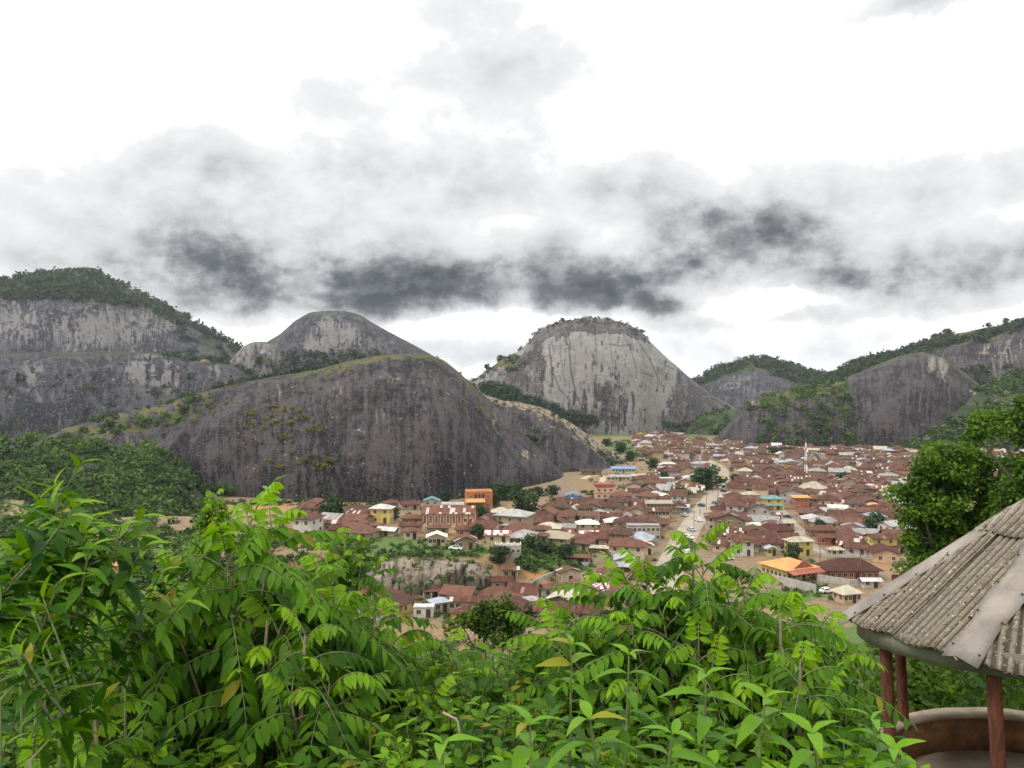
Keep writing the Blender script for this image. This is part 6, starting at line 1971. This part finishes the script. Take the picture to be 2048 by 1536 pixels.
def pin_shrub(label, px, py, d, spread, drop, nshoot, L, leaf, pairs, seed, nf=8, sdx=0.0, cat='shrub', name='pinnate_shrub', stem_px=None, lower=None):
    """open shrub of shoots, each ending in a whorl of arching pinnate leaves"""
    rng = np.random.default_rng(seed)
    top = at_px(px, py, d)
    bx = top[0] + sdx
    base = np.array([bx, d, float(ground_z(bx, d))])
    P = Plant()
    hub = base + (top - base) * .45
    P.lines.append((np.array([base - [0, 0, .3], base * .5 + hub * .5 + [.02, 0, 0], hub, hub * .35 + top * .65 + rng.normal(size=3) * .02, top]), np.array([.030, .026, .020, .012, .005])))
    ends = [top]
    for i in range(nshoot):
        a = i * 2.39996 + rng.uniform(-.4, .4); u = math.sqrt((i + .6) / nshoot)
        e = top + np.array([spread * u * math.cos(a), spread * .75 * u * math.sin(a), -drop * u ** 1.5 * rng.uniform(.75, 1.15) - rng.uniform(0, .10)])
        if lower: e[2] -= rng.random() ** 2 * lower
        s = hub * rng.uniform(.3, .7) + top * .0
        s = hub + (top - hub) * rng.uniform(0, .65)
        m = (s + e) / 2 + np.array([0, 0, -.06])
        P.lines.append((np.array([s, s * .5 + m * .5, m, m * .4 + e * .6, e]), np.linspace(.011, .004, 5)))
        ends.append(e)
    for e in ends:
        ax = unit(e - hub); ax = unit(ax + np.array([0, 0, .6]))
        u = unit(np.cross(ax, [.3, .8, .2])); v = np.cross(ax, u)
        a0 = rng.uniform(0, 6.28)
        vv = rng.uniform(.15, .75)
        for j in range(nf):
            f = j / max(1, nf - 1)
            a = a0 + j * 2.39996
            elv = math.radians(70 - 78 * f)
            dr = (u * math.cos(a) + v * math.sin(a)) * math.cos(elv) + ax * math.sin(elv)
            o = e - ax * (.22 * f)
            frond(P, o, dr, L * rng.uniform(.55 + .3 * f, .8 + .35 * f), max(5, int(pairs * (.7 + .35 * f))), leaf * (.72 + .35 * f), rng.uniform(.35, .75), rng, vv, .75 * max(0, 1 - f * 3.2) + .1)
    return P.finish(name, label, cat, LEAFLET, M['leaf_pin'], base, 'pinnate-leaved shrubs in front')


pin_shrub('tall pinnate-leaved tree with arching fronds, left of centre, pale stem below', 500, 1050, 3.9, .52, .40, 13, .54, .108, 10, 31, nf=9, name='pinnate_tree', cat='tree', sdx=-.02, lower=.35)
pin_shrub('largest pinnate shrub, its tip overlapping the end of the main road', 1385, 1100, 4.4, .74, .50, 40, .52, .092, 10, 32, nf=9, lower=.5)
pin_shrub('low pinnate shrub left of the largest one, below the rust roofs', 1150, 1225, 4.7, .50, .36, 11, .46, .090, 9, 33, lower=.35)
pin_shrub('pinnate shrub close to the left edge of the gazebo roof', 1560, 1225, 3.9, .26, .40, 9, .38, .092, 9, 34, lower=.45)
pin_shrub('small pinnate shrub with one upright sprig below the rock outcrop', 748, 1225, 4.3, .46, .34, 11, .44, .090, 9, 35, lower=.4)
pin_shrub('pinnate shrub hanging low under the tall left tree', 610, 1270, 3.5, .42, .34, 9, .44, .098, 8, 36, lower=.4)
pin_shrub('pinnate shrub at the bottom left corner among lance-leaved weeds', 190, 1440, 2.9, .36, .22, 9, .36, .080, 8, 37, lower=.2)
pin_shrub('pinnate shrub in the middle of the leaves below the nearest rust roofs', 905, 1300, 4.6, .48, .3, 10, .42, .085, 8, 38, lower=.4)
pin_shrub('low pinnate shrub just left of the gazebo posts', 1600, 1330, 3.5, .16, .36, 8, .30, .082, 8, 39, lower=.5)


pin_shrub('bright bushy sprig of pale young leaves standing above the tall pinnate tree', 432, 990, 5.4, .07, .12, 5, .16, .060, 6, 40, nf=9, cat='sapling', name='sapling')
pin_shrub('drooping dark-leaved sapling top right of the tall pinnate tree', 690, 1068, 7.0, .30, .22, 9, .26, .085, 6, 41, nf=8, cat='sapling', name='sapling')
pin_shrub('pinnate shrub right of the tall left tree, in front of the terrace grass', 640, 1150, 4.6, .34, .3, 8, .44, .09, 9, 42, nf=8, lower=.3)
pin_shrub('pinnate shrub left of the tall left tree, below the wooded slope', 360, 1150, 4.2, .36, .3, 9, .46, .095, 9, 43, nf=8, lower=.4)


def weed(label, p0, p1, d0, d1, leaf, seed, side_n=3, nleaf=20):
    """lance-leaved weed: an oblique stem from p0 up to its tip p1, leaves all along, with a few side shoots"""
    rng = np.random.default_rng(seed)
    a, b = at_px(*p0, d0), at_px(*p1, d1)
    g = np.array([a[0] - (b[0] - a[0]) * .3, a[1], float(ground_z(a[0], a[1]))])
    P = Plant()
    P.lines.append((np.array([g, g * .5 + a * .5 + [.03, 0, .03], a, a * .5 + b * .5 + [0, 0, .03], b]), np.array([.009, .008, .0065, .0045, .0022])))
    shoots = [(a, b, nleaf, 1.0)]
    for i in range(side_n):
        f = rng.uniform(.15, .8)
        s = a + (b - a) * f
        e = s + np.array([rng.uniform(-.22, .28), rng.uniform(-.12, .12), rng.uniform(.14, .34)])
        P.lines.append((np.array([s, s * .5 + e * .5 + [0, 0, -.015], e]), np.array([.006, .0045, .0025])))
        shoots.append((s, e, max(8, nleaf // 2), .85))
    for s, e, n, k in shoots:
        ax = unit(e - s); u = unit(np.cross(ax, [.2, 1., .1])); v = np.cross(ax, u)
        vv = rng.uniform(.2, .7)
        for j in range(n):
            f = j / (n - 1)
            an = j * 2.4 + rng.uniform(-.3, .3)
            rd = u * math.cos(an) + v * math.sin(an)
            o = s + (e - s) * (.08 + .92 * f)
            open_ = 1.0 - .65 * max(0, f - .75) / .25
            P.leaf(o, rd * open_ + ax * (.5 + .6 * (1 - open_)) + np.array([0, 0, -.25 * (1 - f) - .12]) + rng.normal(size=3) * .08, ax + np.array([0, 0, .7]) + rng.normal(size=3) * .15,
                   leaf * k * (.55 + .55 * math.sin(math.pi * (.12 + .74 * f))) * rng.uniform(.8, 1.15), vv + rng.uniform(-.25, .25), .7 * max(0, f - .78) / .22)
    return P.finish('leafy_weed', label, 'weed', LANCE, M['leaf_lance'], g, 'lance-leaved weeds at the left', stem='stem')


WEEDS = [('tallest lance-leaved weed with a bud at its tip, at the far left', (40, 1250), (80, 1000), 3.4, 3.5, .20),
         ('lance-leaved weed leaning right, its tip over the green wood', (70, 1270), (180, 1045), 3.1, 3.3, .20),
         ('lance-leaved weed with dark stem, in front of the striped far-left roof', (90, 1215), (172, 1090), 2.8, 2.9, .19),
         ('long oblique weed stem running from the left edge towards the far-left roof', (0, 1400), (258, 1155), 2.6, 2.9, .18),
         ('lance-leaved weed cut by the left edge, low leaves', (-30, 1330), (30, 1120), 2.7, 2.8, .19),
         ('weed with drooping leaves below the oblique stem', (120, 1420), (330, 1240), 2.8, 3.1, .18),
         ('weed with pale stem near the bottom left corner', (60, 1520), (215, 1395), 2.3, 2.6, .15),
         ('low weed right of the oblique stem, under the tall pinnate tree', (250, 1380), (345, 1140), 3.4, 3.6, .17)]
for i, (lab, p0, p1, d0, d1, lf) in enumerate(WEEDS):
    weed(lab, p0, p1, d0, d1, lf * .78, 50 + i, side_n=5, nleaf=26)


def sapling(label, px, py, d, hgt, leaf, pairs, seed, lean=0.0, dark=0.0):
    """broad-leaved sapling: pairs of arching leaves up a straight stem, the youngest pair pale and upright"""
    rng = np.random.default_rng(seed)
    b = at_px(px, py, d)
    a = b + np.array([lean, 0, -hgt])
    g = np.array([a[0], d, float(ground_z(a[0], d))])
    P = Plant()
    P.lines.append((np.array([g, g * .4 + a * .6, a, a * .5 + b * .5 + [.01, 0, 0], b]), np.array([.011, .010, .008, .006, .003])))
    ax = unit(b - a)
    a0 = rng.uniform(0, 3)
    for j in range(pairs):
        f = j / (pairs - 1)
        o = a + (b - a) * (.06 + .94 * f)
        for s in range(2 if f < .92 else 3):
            an = a0 + j * 1.57 + s * math.pi * (1 if f < .92 else .67) + rng.uniform(-.3, .3)
            rd = np.array([math.cos(an), math.sin(an), 0])
            up = -.15 + .65 * f ** 2 + (.25 if f > .92 else 0)
            P.leaf(o, rd + ax * up + rng.normal(size=3) * .1, ax + rd * .1 + rng.normal(size=3) * .18, leaf * .60 * (.75 + .35 * math.sin(math.pi * (.2 + .6 * f))) * rng.uniform(.8, 1.12) * (1 - .35 * max(0, f - .9) * 10 * .6),
                   .55 - dark + rng.uniform(-.3, .3), max(0, min(1, (f - .62) / .38)) * .85)
    return P.finish('sapling', label, 'sapling', BROAD, M['leaf_broad'], g, 'broad-leaved saplings at the bottom', stem='stem')


SAPS = [('broad-leaved sapling with a pale twisted top leaf, left of the bottom middle', 1143, 1290, 2.9, .75, .20, 7), ('broad-leaved sapling with a curled top leaf, second from the left of the group', 1258, 1310, 2.8, .7, .18, 7),
        ('sapling with three tiers of long pale leaves, below the largest pinnate shrub', 1412, 1352, 2.6, .62, .20, 6), ('sapling with long arched yellow-green leaves near the bottom edge', 1530, 1398, 2.2, .5, .20, 6),
        ('sapling with the brightest leaf tips, low beside the gazebo posts', 1625, 1468, 2.1, .4, .20, 5), ('large dark broad-leaved sapling at the bottom edge, left of middle', 1060, 1450, 2.1, .5, .22, 5),
        ('dark broad-leaved plant in the bottom middle with wide drooping leaves', 1180, 1440, 2.0, .5, .22, 5), ('single broad leaf pair poking up at the bottom edge below the middle shrubs', 885, 1490, 2.0, .35, .19, 4),
        ('broad-leaved sapling half hidden beside the pinnate shrub at the posts', 1745, 1440, 3.0, .5, .19, 5), ('broad-leaved sapling at the bottom edge right of the brightest one', 1790, 1500, 2.4, .4, .17, 5),
        ('dark broad-leaved sapling filling the gap between the arched saplings', 1345, 1470, 2.2, .5, .20, 5)]
for i, (lab, px, py, d, h, lf, n) in enumerate(SAPS):
    sapling(lab, px, py, d, h, lf, n + 4, 80 + i, lean=R.uniform(-.08, .08), dark=.3 if 'dark' in lab else 0)

# bare twigs and the pale stem
for i, (pts, d, lab) in enumerate([([(500, 1480), (512, 1400), (528, 1330), (535, 1240)], 3.6, 'pale upright stem below the tall pinnate tree'),
                                   ([(100, 1395), (150, 1375), (205, 1365)], 2.7, 'thin pale twig near the left edge'),
                                   ([(885, 1425), (915, 1440), (920, 1470)], 2.4, 'thin bent bare twig in the lower middle')]):
    P = np.array([at_px(a, b, d) for a, b in pts])
    t = np.linspace(0, len(P) - 1, 10)
    Q = np.stack([np.interp(t, range(len(P)), P[:, k]) for k in range(3)], -1)
    V, Fc = tubes([(Q, np.linspace(.010, .006, 10) * (1 if i == 0 else .45))], 6)
    tag(obj('bare_stem', mesh_np('bare_stem', V, Fc, [M['stem_brown']], smooth=True)), lab, 'stem')

# the undergrowth that fills in between
OUT = [(-200, 1100), (0, 1110), (60, 1085), (120, 1085), (180, 1100), (230, 1150), (300, 1180), (345, 1165), (400, 1120), (470, 1090), (560, 1100), (640, 1120), (700, 1190), (760, 1240), (830, 1255), (900, 1275),
       (980, 1285), (1040, 1268), (1100, 1245), (1200, 1225), (1270, 1195), (1330, 1160), (1390, 1140), (1450, 1150), (1550, 1190), (1640, 1235), (1680, 1275), (1715, 1350), (1750, 1430), (1800, 1495), (1850, 1540), (1950, 1620), (2300, 1700)]
rng = np.random.default_rng(77)
O, T, N, S, var, lines = [], [], [], [], [], []
for i in range(3600):
    px = rng.uniform(-120, 1850)
    y0 = np.interp(px, [o[0] for o in OUT], [o[1] for o in OUT])
    py = y0 + 12 + (1640 - y0) * rng.random()
    d = np.interp(py, [1100, 1250, 1400, 1640], [6.4, 5.4, 4.0, 2.5]) * rng.uniform(.9, 1.3)
    if px > 1690: d = min(d, 5.2)
    b = at_px(px, py, d)
    hgt = rng.uniform(.35, .7)
    a = b + np.array([rng.uniform(-.25, .25), rng.uniform(-.1, .2), -hgt])
    lines.append((np.array([a, a * .5 + b * .5 + rng.normal(size=3) * .03, b]), np.array([.005, .004, .002])))
    n = 13
    vv = np.clip(.42 + .9 * (fbm(np.array([[px / 160, py / 120, 0.]]), 3, 8)[0] - .5) + rng.uniform(-.15, .15), 0, 1)
    lf = rng.uniform(.055, .095) * (.75 + d * .07)
    for j in range(n):
        f = j / (n - 1); an = j * 2.4 + i
        rd = np.array([math.cos(an), math.sin(an), 0])
        O.append(a + (b - a) * f); T.append(rd + np.array([0, 0, rng.uniform(-.5, .5) * (1 - f) + .45 * f])); N.append(np.array([0, 0, 1.]) + rng.normal(size=3) * .35)
        S.append(lf * rng.uniform(.7, 1.25)); var.append(vv + rng.uniform(-.2, .2))
V, Fc = place(*SMALL, O, T, N, S)
ug = obj('undergrowth', mesh_np('undergrowth', V, Fc, [M['leaf_under']], attrs={'var': np.repeat(np.clip(var, 0, 1), len(SMALL[0]))}, smooth=True))
tag(ug, 'bright yellow-green undergrowth filling the foreground between the shrubs', 'undergrowth', kind='stuff')
V, Fc = tubes(lines, 4)
tag(obj('undergrowth_stems', mesh_np('undergrowth_stems', V, Fc, [M['stem']], smooth=True)), 'thin green stems of the foreground undergrowth', 'undergrowth', kind='stuff')


# ------------------------------------------------------------------ air
def haze():
    m = bpy.data.materials.new('haze'); m.use_nodes = True
    nt = m.node_tree; nt.nodes.clear()
    v = nt.nodes.new('ShaderNodeVolumePrincipled'); o = nt.nodes.new('ShaderNodeOutputMaterial')
    v.inputs['Color'].default_value = (.80, .86, .95, 1); v.inputs['Density'].default_value = .000055; v.inputs['Anisotropy'].default_value = .2
    nt.links.new(v.outputs[0], o.inputs['Volume'])
    b = MB(); b.box(-9500, 9500, -400, 9500, -8, 330)
    tag(obj('haze', b.mesh('haze', [m])), 'thin pale haze over the valley', 'haze', kind='stuff')


haze()


def smoke(px, py, h, r, dens, label):
    x, y, z = hit(px, py)
    m = bpy.data.materials.new('smoke'); m.use_nodes = True
    nt = m.node_tree; nt.nodes.clear()
    v = nt.nodes.new('ShaderNodeVolumePrincipled'); o = nt.nodes.new('ShaderNodeOutputMaterial')
    v.inputs['Color'].default_value = (.80, .85, .92, 1); v.inputs['Density'].default_value = dens
    nt.links.new(v.outputs[0], o.inputs['Volume'])
    V = []
    n, k = 12, 14
    for j in range(n):
        f = j / (n - 1); rr = r * (.12 + f ** .8 * (1 - f ** 6)) + .02
        for i in range(k):
            a = 2 * math.pi * i / k
            w = 1 + .5 * (fbm(np.array([[math.cos(a) + f * 3, math.sin(a), f * 4 + px]]), 3, 6)[0] - .5)
            V.append((rr * math.cos(a) * w + 2.2 * math.sin(f * 2.4) * r * .3, rr * math.sin(a) * w, 1.5 + f * h))
    idx = np.arange(n * k).reshape(n, k); nx = np.roll(idx, -1, 1)
    Fc = [list(q) for q in np.stack([idx[:-1], nx[:-1], nx[1:], idx[1:]], -1).reshape(-1, 4)] + [list(idx[0][::-1]), list(idx[-1])]
    me = bpy.data.meshes.new('smoke'); me.from_pydata(V, [], [[int(i) for i in q] for q in Fc]); me.materials.append(m)
    tag(obj('smoke', me, None, (x, y, z)), label, 'smoke', kind='stuff')


smoke(1388, 962, 15, 4.5, .035, 'thin bluish smoke rising from the roofs left of the main road bend')
